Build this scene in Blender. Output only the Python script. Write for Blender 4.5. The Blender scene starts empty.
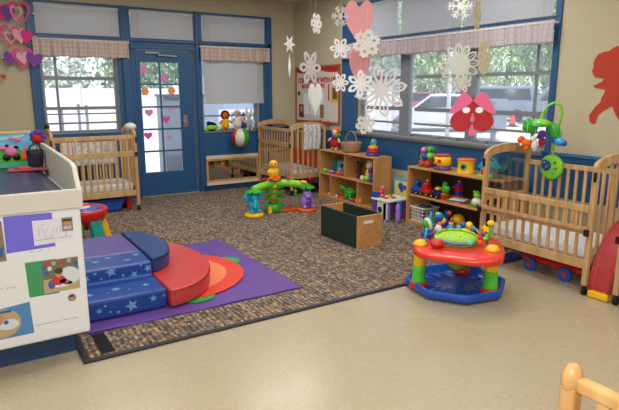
import bpy, math, random
from mathutils import Vector, Matrix, Euler
random.seed(7)
PI = math.pi
SC = bpy.context.scene
COL = SC.collection

# ------------------------------------------------------------------ camera, world, light, exposure
cam = bpy.data.objects.new('camera', bpy.data.cameras.new('camera'))
cam.data.sensor_width = 36; cam.data.lens = 549 / 619 * 36
cam.data.clip_end = 300
cam.location = (0, 0, 1.5)
cam.rotation_euler = (math.radians(90 - 11.75), 0, math.radians(-32.2))
COL.objects.link(cam); SC.camera = cam

SC.view_settings.view_transform = 'Standard'
SC.view_settings.look = 'None'
SC.view_settings.gamma = 1
SC.view_settings.use_curve_mapping = False
SC.view_settings.exposure = 0.0

world = bpy.data.worlds.new('world'); SC.world = world
world.use_nodes = True
wn = world.node_tree.nodes; wl = world.node_tree.links
bg = wn['Background']
tc = wn.new('ShaderNodeTexCoord'); sp = wn.new('ShaderNodeSeparateXYZ'); cr = wn.new('ShaderNodeValToRGB')
wl.new(tc.outputs['Generated'], sp.inputs[0]); wl.new(sp.outputs[2], cr.inputs[0]); wl.new(cr.outputs[0], bg.inputs[0])
cr.color_ramp.elements[0].position = 0.0; cr.color_ramp.elements[0].color = (0.85, 0.9, 1.0, 1)
cr.color_ramp.elements[1].position = 0.7; cr.color_ramp.elements[1].color = (0.45, 0.62, 1.0, 1)
bg.inputs[1].default_value = 1.6

def light(name, kind, loc, rot, energy, color=(1, 1, 1), **kw):
    l = bpy.data.lights.new(name, kind); l.energy = energy; l.color = color
    for k, v in kw.items(): setattr(l, k, v)
    o = bpy.data.objects.new(name, l); o.location = loc; o.rotation_euler = rot; COL.objects.link(o); return o
sun = light('sun', 'SUN', (0, -10, 30), (0, 0, 0), 6.5, (1, .96, .9), angle=0.02)
sun.rotation_euler = Vector((.22, .5, -.84)).to_track_quat('-Z', 'Y').to_euler()
LAMPS = [(-1.0, 0.6), (1.6, 0.6), (3.6, 0.8), (-1.0, 3.4), (1.6, 3.4), (3.4, 3.6), (1.2, 6.0), (3.4, 6.0)]
for (x, y) in LAMPS:
    light('troffer_light', 'AREA', (x, y, 2.80), (0, 0, 0), 26.5, (1.0, .975, .93), shape='RECTANGLE', size=1.15, size_y=0.55)
# the camera's own flash
light('flash', 'AREA', (0.0, 0.0, 1.62), (math.radians(82), 0, math.radians(-32.2)), 45, (1, .97, .92), shape='RECTANGLE', size=.08, size_y=.05)

# ------------------------------------------------------------------ materials
def lin(h):
    h = h.lstrip('#'); c = [int(h[i:i+2], 16) / 255 for i in (0, 2, 4)]
    return tuple(((v + .055) / 1.055) ** 2.4 if v > .04045 else v / 12.92 for v in c) + (1,)
MC = {}
def mat(name, hexc, rough=.5, metal=0, var=.0, vs=20, bump=0, bs=60, spec=.5, coat=0, emit=0, trans=0):
    if name in MC: return MC[name]
    m = bpy.data.materials.new(name); m.use_nodes = True
    N = m.node_tree.nodes; L = m.node_tree.links; p = N['Principled BSDF']
    c = lin(hexc)
    p.inputs['Base Color'].default_value = c
    p.inputs['Roughness'].default_value = rough; p.inputs['Metallic'].default_value = metal
    p.inputs['Specular IOR Level'].default_value = spec
    p.inputs['Coat Weight'].default_value = coat
    if var or bump:
        t = N.new('ShaderNodeTexCoord')
    if var:
        n = N.new('ShaderNodeTexNoise'); n.inputs['Scale'].default_value = vs; n.inputs['Detail'].default_value = 4
        L.new(t.outputs['Object'], n.inputs['Vector'])
        mx = N.new('ShaderNodeMix'); mx.data_type = 'RGBA'
        mx.inputs[6].default_value = tuple(v * (1 - var) for v in c[:3]) + (1,)
        mx.inputs[7].default_value = tuple(min(1, v * (1 + var)) for v in c[:3]) + (1,)
        L.new(n.outputs[0], mx.inputs[0]); L.new(mx.outputs[2], p.inputs['Base Color'])
    if bump:
        n2 = N.new('ShaderNodeTexNoise'); n2.inputs['Scale'].default_value = bs
        L.new(t.outputs['Object'], n2.inputs['Vector'])
        b = N.new('ShaderNodeBump'); b.inputs['Strength'].default_value = bump; b.inputs['Distance'].default_value = .01
        L.new(n2.outputs[0], b.inputs['Height']); L.new(b.outputs[0], p.inputs['Normal'])
    if emit:
        p.inputs['Emission Color'].default_value = c; p.inputs['Emission Strength'].default_value = emit
    MC[name] = m; return m

def wood(name, h1, h2, axis='Z', rough=.38, scale=18):
    if name in MC: return MC[name]
    m = bpy.data.materials.new(name); m.use_nodes = True
    N = m.node_tree.nodes; L = m.node_tree.links; p = N['Principled BSDF']
    t = N.new('ShaderNodeTexCoord'); mp = N.new('ShaderNodeMapping')
    s = {'X': (.12, 1, 1), 'Y': (1, .12, 1), 'Z': (1, 1, .12)}[axis]
    mp.inputs['Scale'].default_value = s
    L.new(t.outputs['Object'], mp.inputs[0])
    n = N.new('ShaderNodeTexNoise'); n.inputs['Scale'].default_value = scale; n.inputs['Detail'].default_value = 6; n.inputs['Distortion'].default_value = .8
    L.new(mp.outputs[0], n.inputs['Vector'])
    cr = N.new('ShaderNodeValToRGB'); cr.color_ramp.elements[0].position = .3; cr.color_ramp.elements[1].position = .7
    cr.color_ramp.elements[0].color = lin(h1); cr.color_ramp.elements[1].color = lin(h2)
    L.new(n.outputs[0], cr.inputs[0]); L.new(cr.outputs[0], p.inputs['Base Color'])
    p.inputs['Roughness'].default_value = rough
    MC[name] = m; return m

def glass_mat(name='window_glass', tint=(1, 1, 1, 1), refl=.12, rough=.02, haze=0):
    if name in MC: return MC[name]
    m = bpy.data.materials.new(name); m.use_nodes = True
    N = m.node_tree.nodes; L = m.node_tree.links; N.remove(N['Principled BSDF'])
    tr = N.new('ShaderNodeBsdfTransparent'); tr.inputs[0].default_value = tint
    gl = N.new('ShaderNodeBsdfGlossy'); gl.inputs['Roughness'].default_value = rough
    lw = N.new('ShaderNodeLayerWeight'); lw.inputs[0].default_value = .25
    ml = N.new('ShaderNodeMath'); ml.operation = 'MULTIPLY'; ml.inputs[1].default_value = refl * 4
    L.new(lw.outputs[0], ml.inputs[0])
    mx = N.new('ShaderNodeMixShader'); L.new(ml.outputs[0], mx.inputs[0]); L.new(tr.outputs[0], mx.inputs[1]); L.new(gl.outputs[0], mx.inputs[2])
    if haze:  # pale haze mixed into the pane's shader to lighten the view outside
        tl = N.new('ShaderNodeBsdfTranslucent'); tl.inputs[0].default_value = (.9, .92, .95, 1); m3 = N.new('ShaderNodeMixShader'); m3.inputs[0].default_value = haze
        L.new(mx.outputs[0], m3.inputs[1]); L.new(tl.outputs[0], m3.inputs[2]); mx = m3
    L.new(mx.outputs[0], N['Material Output'].inputs[0])
    MC[name] = m; return m

def carpet_mat():
    m = bpy.data.materials.new('carpet_loops'); m.use_nodes = True
    N = m.node_tree.nodes; L = m.node_tree.links; p = N['Principled BSDF']
    t = N.new('ShaderNodeTexCoord'); mp = N.new('ShaderNodeMapping')
    mp.inputs['Scale'].default_value = (50, 34, 1); mp.inputs['Rotation'].default_value = (0, 0, math.radians(3))
    L.new(t.outputs['Object'], mp.inputs[0])
    v = N.new('ShaderNodeTexVoronoi'); v.inputs['Scale'].default_value = 1.0; v.inputs['Randomness'].default_value = .75
    L.new(mp.outputs[0], v.inputs['Vector'])
    sep = N.new('ShaderNodeSeparateColor'); L.new(v.outputs['Color'], sep.inputs[0])
    cr = N.new('ShaderNodeValToRGB'); cr.color_ramp.interpolation = 'CONSTANT'
    e = cr.color_ramp.elements
    cols = [(0, '5a4e44'), (.2, '6e5e50'), (.38, '8a7763'), (.55, '6a6a6e'), (.68, '7c5e4c'), (.8, '9a8872'), (.92, '4e4640')]
    e[0].position = 0; e[0].color = lin(cols[0][1]); e[1].position = cols[1][0]; e[1].color = lin(cols[1][1])
    for q, h in cols[2:]:
        a = e.new(q); a.color = lin(h)
    L.new(sep.outputs[0], cr.inputs[0])
    w = N.new('ShaderNodeTexWave'); w.wave_type = 'BANDS'; w.bands_direction = 'X'; w.inputs['Scale'].default_value = 9
    w.inputs['Distortion'].default_value = 1.2; w.inputs['Detail'].default_value = 2
    L.new(t.outputs['Object'], w.inputs['Vector'])
    mr = N.new('ShaderNodeMapRange'); mr.inputs[3].default_value = .75; mr.inputs[4].default_value = 1.4
    L.new(w.outputs[1], mr.inputs[0])
    mx = N.new('ShaderNodeMix'); mx.data_type = 'RGBA'; mx.blend_type = 'MULTIPLY'; mx.inputs[0].default_value = 1
    L.new(cr.outputs[0], mx.inputs[6]); L.new(mr.outputs[0], mx.inputs[7]); L.new(mx.outputs[2], p.inputs['Base Color'])
    p.inputs['Roughness'].default_value = .95; p.inputs['Specular IOR Level'].default_value = .1
    b = N.new('ShaderNodeBump'); b.inputs['Strength'].default_value = .7; b.inputs['Distance'].default_value = .01; b.invert = True
    L.new(v.outputs['Distance'], b.inputs['Height']); L.new(b.outputs[0], p.inputs['Normal'])
    return m

def floor_mat():
    m = bpy.data.materials.new('vinyl_floor'); m.use_nodes = True
    N = m.node_tree.nodes; L = m.node_tree.links; p = N['Principled BSDF']
    t = N.new('ShaderNodeTexCoord')
    n = N.new('ShaderNodeTexNoise'); n.inputs['Scale'].default_value = 55; n.inputs['Detail'].default_value = 5
    L.new(t.outputs['Object'], n.inputs['Vector'])
    cr = N.new('ShaderNodeValToRGB'); cr.color_ramp.elements[0].position = .3; cr.color_ramp.elements[1].position = .7
    cr.color_ramp.elements[0].color = lin('a99b82'); cr.color_ramp.elements[1].color = lin('b8ab91')
    L.new(n.outputs[0], cr.inputs[0])
    br = N.new('ShaderNodeTexBrick'); br.offset = 0; br.inputs['Scale'].default_value = 1; br.inputs['Brick Width'].default_value = .305; br.inputs['Row Height'].default_value = .305
    br.inputs['Mortar Size'].default_value = .0015; br.inputs['Color1'].default_value = (1, 1, 1, 1); br.inputs['Color2'].default_value = (.985, .985, .98, 1); br.inputs['Mortar'].default_value = (.9, .89, .87, 1)
    L.new(t.outputs['Object'], br.inputs['Vector'])
    mx = N.new('ShaderNodeMix'); mx.data_type = 'RGBA'; mx.blend_type = 'MULTIPLY'; mx.inputs[0].default_value = 1
    L.new(cr.outputs[0], mx.inputs[6]); L.new(br.outputs[0], mx.inputs[7]); L.new(mx.outputs[2], p.inputs['Base Color'])
    p.inputs['Roughness'].default_value = .24; p.inputs['Specular IOR Level'].default_value = .55
    n3 = N.new('ShaderNodeTexNoise'); n3.inputs['Scale'].default_value = 3; L.new(t.outputs['Object'], n3.inputs['Vector'])
    mr = N.new('ShaderNodeMapRange'); mr.inputs[3].default_value = .2; mr.inputs[4].default_value = .34
    L.new(n3.outputs[0], mr.inputs[0]); L.new(mr.outputs[0], p.inputs['Roughness'])
    return m

def pattern_mat(name, base, spots, scale=22, thr=.28, rough=.8, spec=.2):
    """fabric with scattered coloured spots (voronoi cells)"""
    if name in MC: return MC[name]
    m = bpy.data.materials.new(name); m.use_nodes = True
    N = m.node_tree.nodes; L = m.node_tree.links; p = N['Principled BSDF']
    t = N.new('ShaderNodeTexCoord'); v = N.new('ShaderNodeTexVoronoi'); v.inputs['Scale'].default_value = scale
    L.new(t.outputs['Object'], v.inputs['Vector'])
    sep = N.new('ShaderNodeSeparateColor'); L.new(v.outputs['Color'], sep.inputs[0])
    cr = N.new('ShaderNodeValToRGB'); cr.color_ramp.interpolation = 'CONSTANT'; e = cr.color_ramp.elements
    e[0].position = 0; e[0].color = lin(spots[0]); e[1].position = 1 / len(spots); e[1].color = lin(spots[min(1, len(spots)-1)])
    for i in range(2, len(spots)):
        a = e.new(i / len(spots)); a.color = lin(spots[i])
    L.new(sep.outputs[0], cr.inputs[0])
    lt = N.new('ShaderNodeMath'); lt.operation = 'LESS_THAN'; lt.inputs[1].default_value = thr
    L.new(v.outputs['Distance'], lt.inputs[0])
    mx = N.new('ShaderNodeMix'); mx.data_type = 'RGBA'; mx.inputs[6].default_value = lin(base)
    L.new(lt.outputs[0], mx.inputs[0]); L.new(cr.outputs[0], mx.inputs[7]); L.new(mx.outputs[2], p.inputs['Base Color'])
    p.inputs['Roughness'].default_value = rough; p.inputs['Specular IOR Level'].default_value = spec
    MC[name] = m; return m

def plaid_mat(name, c1, c2, c3):
    if name in MC: return MC[name]
    m = bpy.data.materials.new(name); m.use_nodes = True
    N = m.node_tree.nodes; L = m.node_tree.links; p = N['Principled BSDF']
    t = N.new('ShaderNodeTexCoord'); s = N.new('ShaderNodeSeparateXYZ'); L.new(t.outputs['Object'], s.inputs[0])
    ad = N.new('ShaderNodeMath'); ad.operation = 'ADD'; L.new(s.outputs[0], ad.inputs[0]); L.new(s.outputs[1], ad.inputs[1])
    def band(src, f, th):
        a = N.new('ShaderNodeMath'); a.operation = 'MULTIPLY'; a.inputs[1].default_value = f; L.new(src, a.inputs[0])
        b = N.new('ShaderNodeMath'); b.operation = 'FRACT'; L.new(a.outputs[0], b.inputs[0])
        c = N.new('ShaderNodeMath'); c.operation = 'LESS_THAN'; c.inputs[1].default_value = th; L.new(b.outputs[0], c.inputs[0]); return c.outputs[0]
    m1 = N.new('ShaderNodeMix'); m1.data_type = 'RGBA'; m1.inputs[6].default_value = lin(c1); m1.inputs[7].default_value = lin(c2)
    L.new(band(ad.outputs[0], 16, .3), m1.inputs[0])
    m2 = N.new('ShaderNodeMix'); m2.data_type = 'RGBA'; m2.inputs[7].default_value = lin(c3)
    L.new(m1.outputs[2], m2.inputs[6]); L.new(band(s.outputs[2], 18, .22), m2.inputs[0])
    L.new(m2.outputs[2], p.inputs['Base Color']); p.inputs['Roughness'].default_value = .9; p.inputs['Specular IOR Level'].default_value = .1
    MC[name] = m; return m

WOOD = wood('crib_maple', 'b08a5c', 'd2ac7a')
WOODX = wood('shelf_birch', 'b57f48', 'd09a60', 'Y')
WOODD = wood('chair_maple', 'c08e54', 'dcb078', 'Z')
WHITE = mat('white_plastic', 'dcdad4', .4)
PAPER = mat('white_paper', 'e2e4e8', .75, spec=.2)
CREAM = mat('cream_wood', 'd6cbb4', .5)
BLUE = mat('blue_paint', '23527f', .42, var=.06, vs=3)
NAVY = mat('navy_paint', '1b3a63', .45)
TAN = mat('tan_wall_paint', 'b9b096', .7, var=.03, vs=2, spec=.25)
ALU = mat('grey_window_metal', '7d838c', .45, metal=.2)
BLACK = mat('black_plastic', '141414', .45)
STEEL = mat('brushed_steel', 'a9a9a6', .3, metal=.9)
P = {k: mat(k + '_plastic', h, .3, coat=.2) for k, h in dict(red='c41e1c', yellow='f0be14', green='2ea52c', lime='7fd02e', blue='1450b4',
     orange='ee5a12', purple='6c3fa0', lilac='9b7ad6', aqua='2ba3cf', pink='e06aa4', teal='1b8f86', skyblue='58a8dc', brown='5a3a24', coral='dd3a2c', mint='5fd0a8').items()}
F = {k: mat(k + '_fabric', h, .85, bump=.3, bs=200, spec=.2) for k, h in dict(red='b52420', yellow='e6b422', green='3f9a38', blue='2a4f9c', brown='4a2f1e',
     white='dcd8d0', purple='5f3c86', pink='da7aa6', black='1a1a1e', orange='df6a1e', skin='e8bd98', beige='c8b394').items()}
GLASS = glass_mat(haze=.10)
ACRYL = glass_mat('clear_acrylic', (.86, .9, .92, 1), .12, .03)

# ------------------------------------------------------------------ mesh builder
def rotm(rx=0, ry=0, rz=0): return Euler((rx, ry, rz)).to_matrix()
class MB:
    def __init__(s): s.v = []; s.f = []; s.m = []; s.s = []; s.cur = 0; s.M = None
    def add(s, vs, fs, smooth=False):
        b = len(s.v)
        for q in vs:
            q = Vector(q)
            if s.M is not None: q = s.M @ q
            s.v.append(q)
        for f in fs:
            s.f.append([b + i for i in f]); s.m.append(s.cur); s.s.append(smooth)
        return s
    def box(s, x0, x1, y0, y1, z0, z1):
        if x0 > x1: x0, x1 = x1, x0
        if y0 > y1: y0, y1 = y1, y0
        if z0 > z1: z0, z1 = z1, z0
        return s.add([(x0,y0,z0),(x1,y0,z0),(x1,y1,z0),(x0,y1,z0),(x0,y0,z1),(x1,y0,z1),(x1,y1,z1),(x0,y1,z1)],
                     [(0,3,2,1),(4,5,6,7),(0,1,5,4),(1,2,6,5),(2,3,7,6),(3,0,4,7)])
    def obox(s, c, sz, R=None):
        R = R or Matrix.Identity(3); c = Vector(c); h = Vector(sz) / 2
        vs = [c + R @ Vector((a*h.x, b*h.y, d*h.z)) for d in (-1, 1) for (a, b) in ((-1,-1),(1,-1),(1,1),(-1,1))]
        return s.add(vs, [(0,3,2,1),(4,5,6,7),(0,1,5,4),(1,2,6,5),(2,3,7,6),(3,0,4,7)])
    def bar(s, a, b, w, h=None):
        a = Vector(a); b = Vector(b); d = b - a; h = h or w
        q = d.to_track_quat('Z', 'Y').to_matrix()
        return s.obox((a + b) / 2, (w, h, d.length), q)
    def cyl(s, a, b, r0, r1=None, n=16, caps=True):
        a = Vector(a); b = Vector(b); r1 = r0 if r1 is None else r1
        q = (b - a).to_track_quat('Z', 'Y').to_matrix(); vs = []
        for (p, r) in ((a, r0), (b, r1)):
            for i in range(n):
                t = 2*PI*i/n; vs.append(p + q @ Vector((r*math.cos(t), r*math.sin(t), 0)))
        s.add(vs, [(i, (i+1) % n, n + (i+1) % n, n + i) for i in range(n)], True)
        if caps:
            b0 = len(s.v) - 2*n
            s.f += [[b0 + i for i in range(n)][::-1], [b0 + n + i for i in range(n)]]; s.m += [s.cur]*2; s.s += [False]*2
        return s
    def ell(s, c, r, R=None, n=16, k=10):
        if not hasattr(r, '__len__'): r = (r, r, r)
        R = R or Matrix.Identity(3); c = Vector(c); vs = [c + R @ Vector((0, 0, -r[2]))]
        for j in range(1, k):
            ph = -PI/2 + PI*j/k
            for i in range(n):
                t = 2*PI*i/n
                vs.append(c + R @ Vector((r[0]*math.cos(ph)*math.cos(t), r[1]*math.cos(ph)*math.sin(t), r[2]*math.sin(ph))))
        vs.append(c + R @ Vector((0, 0, r[2]))); L = len(vs) - 1
        fs = [(0, 1 + (i+1) % n, 1 + i) for i in range(n)]
        for j in range(k-2):
            for i in range(n):
                a = 1 + j*n + i; b = 1 + j*n + (i+1) % n; fs.append((a, b, b+n, a+n))
        fs += [(L, L-n+i, L-n+(i+1) % n) for i in range(n)]
        return s.add(vs, fs, True)
    def lathe(s, prof, c=(0, 0, 0), n=24, R=None, sx=1, sy=1):
        c = Vector(c); R = R or Matrix.Identity(3); vs = []
        for (r, z) in prof:
            for i in range(n):
                t = 2*PI*i/n; vs.append(c + R @ Vector((r*sx*math.cos(t), r*sy*math.sin(t), z)))
        m = len(prof); fs = []
        for j in range(m-1):
            for i in range(n):
                a = j*n+i; b = j*n+(i+1) % n; fs.append((a, b, b+n, a+n))
        fs.append(tuple(range(n))[::-1]); fs.append(tuple((m-1)*n+i for i in range(n)))
        return s.add(vs, fs, True)
    def prism(s, pts, f0, f1, smooth=False):
        """pts: 2-D outline; f0, f1 map (u, v) to the 3-D points of the two faces"""
        n = len(pts); vs = [f0(u, v) for u, v in pts] + [f1(u, v) for u, v in pts]
        fs = [tuple(range(n))[::-1], tuple(range(n, 2*n))]
        s.add(vs, fs); b = len(s.v) - 2*n
        for i in range(n):
            j = (i+1) % n; s.f.append([b+i, b+j, b+n+j, b+n+i]); s.m.append(s.cur); s.s.append(smooth)
        return s
    def plate(s, pts, o, u, w, nrm, t):
        """flat outline at o, spanned by u and w, thickness t along nrm"""
        o = Vector(o); u = Vector(u); w = Vector(w); nrm = Vector(nrm)
        return s.prism(pts, lambda a, b: o + u*a + w*b, lambda a, b: o + u*a + w*b + nrm*t)
    def ring(s, outer, inner, o, u, w, nrm, t):
        o = Vector(o); u = Vector(u); w = Vector(w); nrm = Vector(nrm); n = len(outer)
        vs = []
        for L, off in ((outer, 0), (inner, 0), (outer, t), (inner, t)):
            vs += [o + u*a + w*b + nrm*off for a, b in L]
        fs = []
        for i in range(n):
            j = (i+1) % n
            fs += [(i, n+i, n+j, j), (2*n+i, 2*n+j, 3*n+j, 3*n+i), (i, j, 2*n+j, 2*n+i), (n+i, 3*n+i, 3*n+j, n+j)]
        return s.add(vs, fs)
    def tube(s, path, r, n=10):
        path = [Vector(p) for p in path]; m = len(path); vs = []
        rr = r if hasattr(r, '__len__') else [r]*m
        up = Vector((0, 0, 1)); prev = None
        for k, p in enumerate(path):
            d = (path[min(k+1, m-1)] - path[max(k-1, 0)]).normalized()
            x = prev - d*prev.dot(d) if prev is not None else (up.cross(d) if abs(d.dot(up)) < .95 else Vector((1, 0, 0)).cross(d))
            x.normalize(); y = d.cross(x); prev = x
            for i in range(n):
                t = 2*PI*i/n; vs.append(p + x*rr[k]*math.cos(t) + y*rr[k]*math.sin(t))
        fs = [(k*n+i, k*n+(i+1) % n, (k+1)*n+(i+1) % n, (k+1)*n+i) for k in range(m-1) for i in range(n)]
        fs += [tuple(range(n))[::-1], tuple((m-1)*n+i for i in range(n))]
        return s.add(vs, fs, True)
    def grid(s, fn, nu, nv, smooth=True):
        vs = [fn(i/nu, j/nv) for j in range(nv+1) for i in range(nu+1)]
        return s.add(vs, [(j*(nu+1)+i, j*(nu+1)+i+1, (j+1)*(nu+1)+i+1, (j+1)*(nu+1)+i) for j in range(nv) for i in range(nu)], smooth)
    def build(s, name, mats, parent=None, origin=None, bevel=0, seg=2, sub=0, solid=0):
        o3 = Vector(origin) if origin is not None else (Vector(parent['_o']) if parent is not None and '_o' in parent else Vector((0, 0, 0)))
        me = bpy.data.meshes.new(name)
        me.from_pydata([tuple(q - o3) for q in s.v], [], s.f); me.update()
        for m in (mats if isinstance(mats, (list, tuple)) else [mats]): me.materials.append(m)
        me.polygons.foreach_set('material_index', s.m); me.polygons.foreach_set('use_smooth', s.s)
        o = bpy.data.objects.new(name, me); COL.objects.link(o)
        if parent is not None: o.parent = parent
        else: o.location = o3
        if solid:
            q = o.modifiers.new('solid', 'SOLIDIFY'); q.thickness = solid; q.offset = 0
        if bevel:
            q = o.modifiers.new('bevel', 'BEVEL'); q.width = bevel; q.segments = seg; q.limit_method = 'ANGLE'; q.angle_limit = math.radians(50)
        if sub:
            q = o.modifiers.new('sub', 'SUBSURF'); q.levels = sub; q.render_levels = sub
        return o

def tag(o, label, cat, group=None, kind=None):
    if label: o['label'] = label
    if cat: o['category'] = cat
    if group: o['group'] = group
    if kind: o['kind'] = kind
    return o
def thing(name, label, cat, loc=(0, 0, 0), group=None, world=True):
    """Empty at the thing's base. With world=True its parts are given in world coordinates."""
    o = bpy.data.objects.new(name, None); COL.objects.link(o); o.empty_display_size = .1
    o.location = loc
    if world: o['_o'] = list(loc)
    else: o['_o'] = [0.0, 0.0, 0.0]
    return tag(o, label, cat, group)
def sub(o, root):
    """lets a part carry its own sub-parts in the same coordinates"""
    o['_o'] = list(root['_o']); return o
def struct(o): o['kind'] = 'structure'; return o
def dup(root, loc, rz=0, label=None, group=None):
    r = root.copy(); COL.objects.link(r); r.location = loc; r.rotation_euler = (0, 0, rz)
    if label: r['label'] = label
    if group: r['group'] = group
    for ch in list(root.children):
        c = ch.copy(); COL.objects.link(c); c.parent = r
        for g in ch.children:
            d = g.copy(); COL.objects.link(d); d.parent = c
    return r
def arc(cx, cy, rx, ry, a0, a1, n):
    return [(cx + rx*math.cos(a0 + (a1-a0)*i/n), cy + ry*math.sin(a0 + (a1-a0)*i/n)) for i in range(n+1)]
def circ(r, n=24, ry=None, cx=0, cy=0): return [(cx + r*math.cos(2*PI*i/n), cy + (ry or r)*math.sin(2*PI*i/n)) for i in range(n)]
def heart(w, h, n=36):
    pts = []
    for i in range(n):
        t = 2*PI*i/n; pts.append((16*math.sin(t)**3, 13*math.cos(t) - 5*math.cos(2*t) - 2*math.cos(3*t) - math.cos(4*t)))
    ys = [p[1] for p in pts]; y0, y1 = min(ys), max(ys)
    return [(p[0]/32*w, ((p[1]-y0)/(y1-y0) - .5)*h) for p in pts][::-1]
def star(r, k=.45, n=5, a=PI/2): return [((r if i % 2 == 0 else r*k)*math.cos(a + PI*i/n), (r if i % 2 == 0 else r*k)*math.sin(a + PI*i/n)) for i in range(2*n)]
def flower(r, n=5, d=.22): return [((r*(1 - d + d*math.cos(n*2*PI*i/50)))*math.cos(2*PI*i/50), (r*(1 - d + d*math.cos(n*2*PI*i/50)))*math.sin(2*PI*i/50)) for i in range(50)]

# ------------------------------------------------------------------ room
YA, XB, ZC, XL, YF = 7.80, 4.63, 2.86, -3.2, -2.6
def wall_grid(mb, u0, u1, z0, z1, holes, place):
    us = sorted(set([u0, u1] + [h[0] for h in holes] + [h[1] for h in holes])); zs = sorted(set([z0, z1] + [h[2] for h in holes] + [h[3] for h in holes]))
    for i in range(len(us)-1):
        for j in range(len(zs)-1):
            cu = (us[i]+us[i+1])/2; cz = (zs[j]+zs[j+1])/2
            if any(h[0] < cu < h[1] and h[2] < cz < h[3] for h in holes): continue
            place(mb, us[i], us[i+1], zs[j], zs[j+1])
struct(MB().box(XL-.15, XB+.15, YF-.15, YA+.15, -.12, 0).build('floor', floor_mat()))
struct(MB().box(XL-.15, XB+.15, YF-.15, YA+.15, ZC, ZC+.15).build('ceiling', mat('ceiling_tile', 'd8d4ca', .9, bump=.3, bs=90)))
struct(MB().box(XL-.15, XL, YF, YA, 0, ZC).build('wall_left', TAN))
struct(MB().box(XL-.15, XB+.15, YF-.15, YF, 0, ZC).build('wall_front', TAN))
# lower beige / blue wainscot live in the wall's own mesh (two paints)
HA = [(.92, 1.86, .95, 2.15), (.90, 1.915, 2.2, 2.57), (2.1, 2.93, 0, 2.06), (2.055, 2.94, 2.2, 2.57), (3.04, 3.97, .9, 2.1), (3.07, 4.09, 2.2, 2.57)]
mb = MB()
wall_grid(mb, XL, XB, 0, ZC, HA, lambda m, a, b, c, d: m.box(a, b, YA, YA+.15, c, d))
struct(mb.build('wall_back', TAN))
HB = [(3.19, 6.1, .95, 2.08), (3.19, 6.1, 2.15, 2.6)]
mb = MB()
wall_grid(mb, YF, YA+.15, 0, ZC, HB, lambda m, a, b, c, d: m.box(XB, XB+.15, a, b, c, d))
struct(mb.build('wall_right', TAN))
# blue window-and-door surround on the back wall
mb = MB()
wall_grid(mb, .80, 4.2, 0, 2.6, HA, lambda m, a, b, c, d: m.box(a, b, YA-.015, YA, c, d))
mb.box(1.93, 2.03, YA-.04, YA-.015, 0, 2.6); mb.box(2.97, 3.01, YA-.04, YA-.015, 0, 2.6)
mb.box(.80, 4.2, YA-.035, YA-.015, 2.155, 2.195); mb.box(4.12, 4.2, YA-.035, YA-.015, 0, 2.6); mb.box(.80, .86, YA-.035, YA-.015, 0, 2.6)
mb.box(2.04, 2.97, YA-.03, YA-.015, 2.06, 2.11)
struct(mb.build('trim_1', BLUE, bevel=.004))
# blue surround of the big window, with the blue band beneath it
mb = MB()
wall_grid(mb, 3.13, 6.47, .93, 2.64, HB, lambda m, a, b, c, d: m.box(XB-.02, XB, a, b, c, d))
struct(mb.build('trim_2', BLUE, bevel=.004))
struct(MB().box(XB-.006, XB, YF, YA-.02, .53, .93).build('trim_3', BLUE))
mb = MB(); mb.box(4.2, XB-.006, YA-.006, YA, .53, .93); mb.box(XL, .80, YA-.006, YA, .53, .93)
struct(mb.build('trim_4', BLUE))
struct(MB().box(XB-.018, XB-.006, YF, 3.13, .915, .945).build('trim_5', mat('light_blue_rail', '3a6da2', .4), bevel=.003))
struct(MB().box(3.0, XB-.012, YA-.024, YA-.015, 0, .09).build('baseboard_back', NAVY))
struct(MB().box(XB-.012, XB, YF, YA-.024, 0, .09).build('baseboard_right', NAVY))

def window(name, axis, u0, u1, z0, z1, vm, hm, fw=.03, glass=GLASS, fmat=ALU):
    """metal window filling a wall opening; glass pane and frame are its parts"""
    o = thing(name, None, None, ((u0+u1)/2, YA+.08, z0) if axis == 'A' else (XB+.08, (u0+u1)/2, z0)); o['kind'] = 'structure'
    def bx(m, a, b, c, d, t):
        if axis == 'A': m.box(a, b, YA+.08-t, YA+.08+t, c, d)
        else: m.box(XB+.08-t, XB+.08+t, a, b, c, d)
    f = MB()
    bx(f, u0, u1, z0, z0+fw, .035); bx(f, u0, u1, z1-fw, z1, .035); bx(f, u0, u0+fw, z0+fw, z1-fw, .035); bx(f, u1-fw, u1, z0+fw, z1-fw, .035)
    for (v, w) in vm: bx(f, v-w/2, v+w/2, z0+fw, z1-fw, .03 if w > .05 else .012)
    for (v, w, a, b) in hm: bx(f, a, b, v-w/2, v+w/2, .022)
    f.build('window_frame', fmat, o)
    g = MB(); bx(g, u0+fw, u1-fw, z0+fw, z1-fw, .002); g.build('window_glass', glass, o)
    return o
window('window_1', 'A', .92, 1.86, .95, 2.15, [(1.105, .03)], [(1.66, .045, .95, 1.82), (1.275, .04, .95, 1.82), (1.2, .016, .95, 1.82), (1.08, .022, .95, 1.82)], .035)
window('window_2', 'A', .90, 1.915, 2.2, 2.57, [], [], .02)
window('window_3', 'A', 2.055, 2.94, 2.2, 2.57, [], [], .02)
window('window_4', 'A', 3.04, 3.97, .9, 2.1, [], [(1.13, .02, 3.08, 3.93)], .035)
window('window_5', 'A', 3.07, 4.09, 2.2, 2.57, [], [], .02)
hm = []
for (a, b) in ((5.3, 6.07), (4.33, 5.05), (3.22, 4.1)):
    hm += [(1.665, .035, a, b), (1.28, .045, a, b), (1.105, .022, a, b)]
window('window_6', 'B', 3.19, 6.1, .95, 2.08, [(5.23, .17), (4.17, .12), (3.397, .025)], hm, .035)
window('window_7', 'B', 3.19, 6.1, 2.15, 2.6, [(5.27, .03), (4.27, .03)], [], .02)
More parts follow.
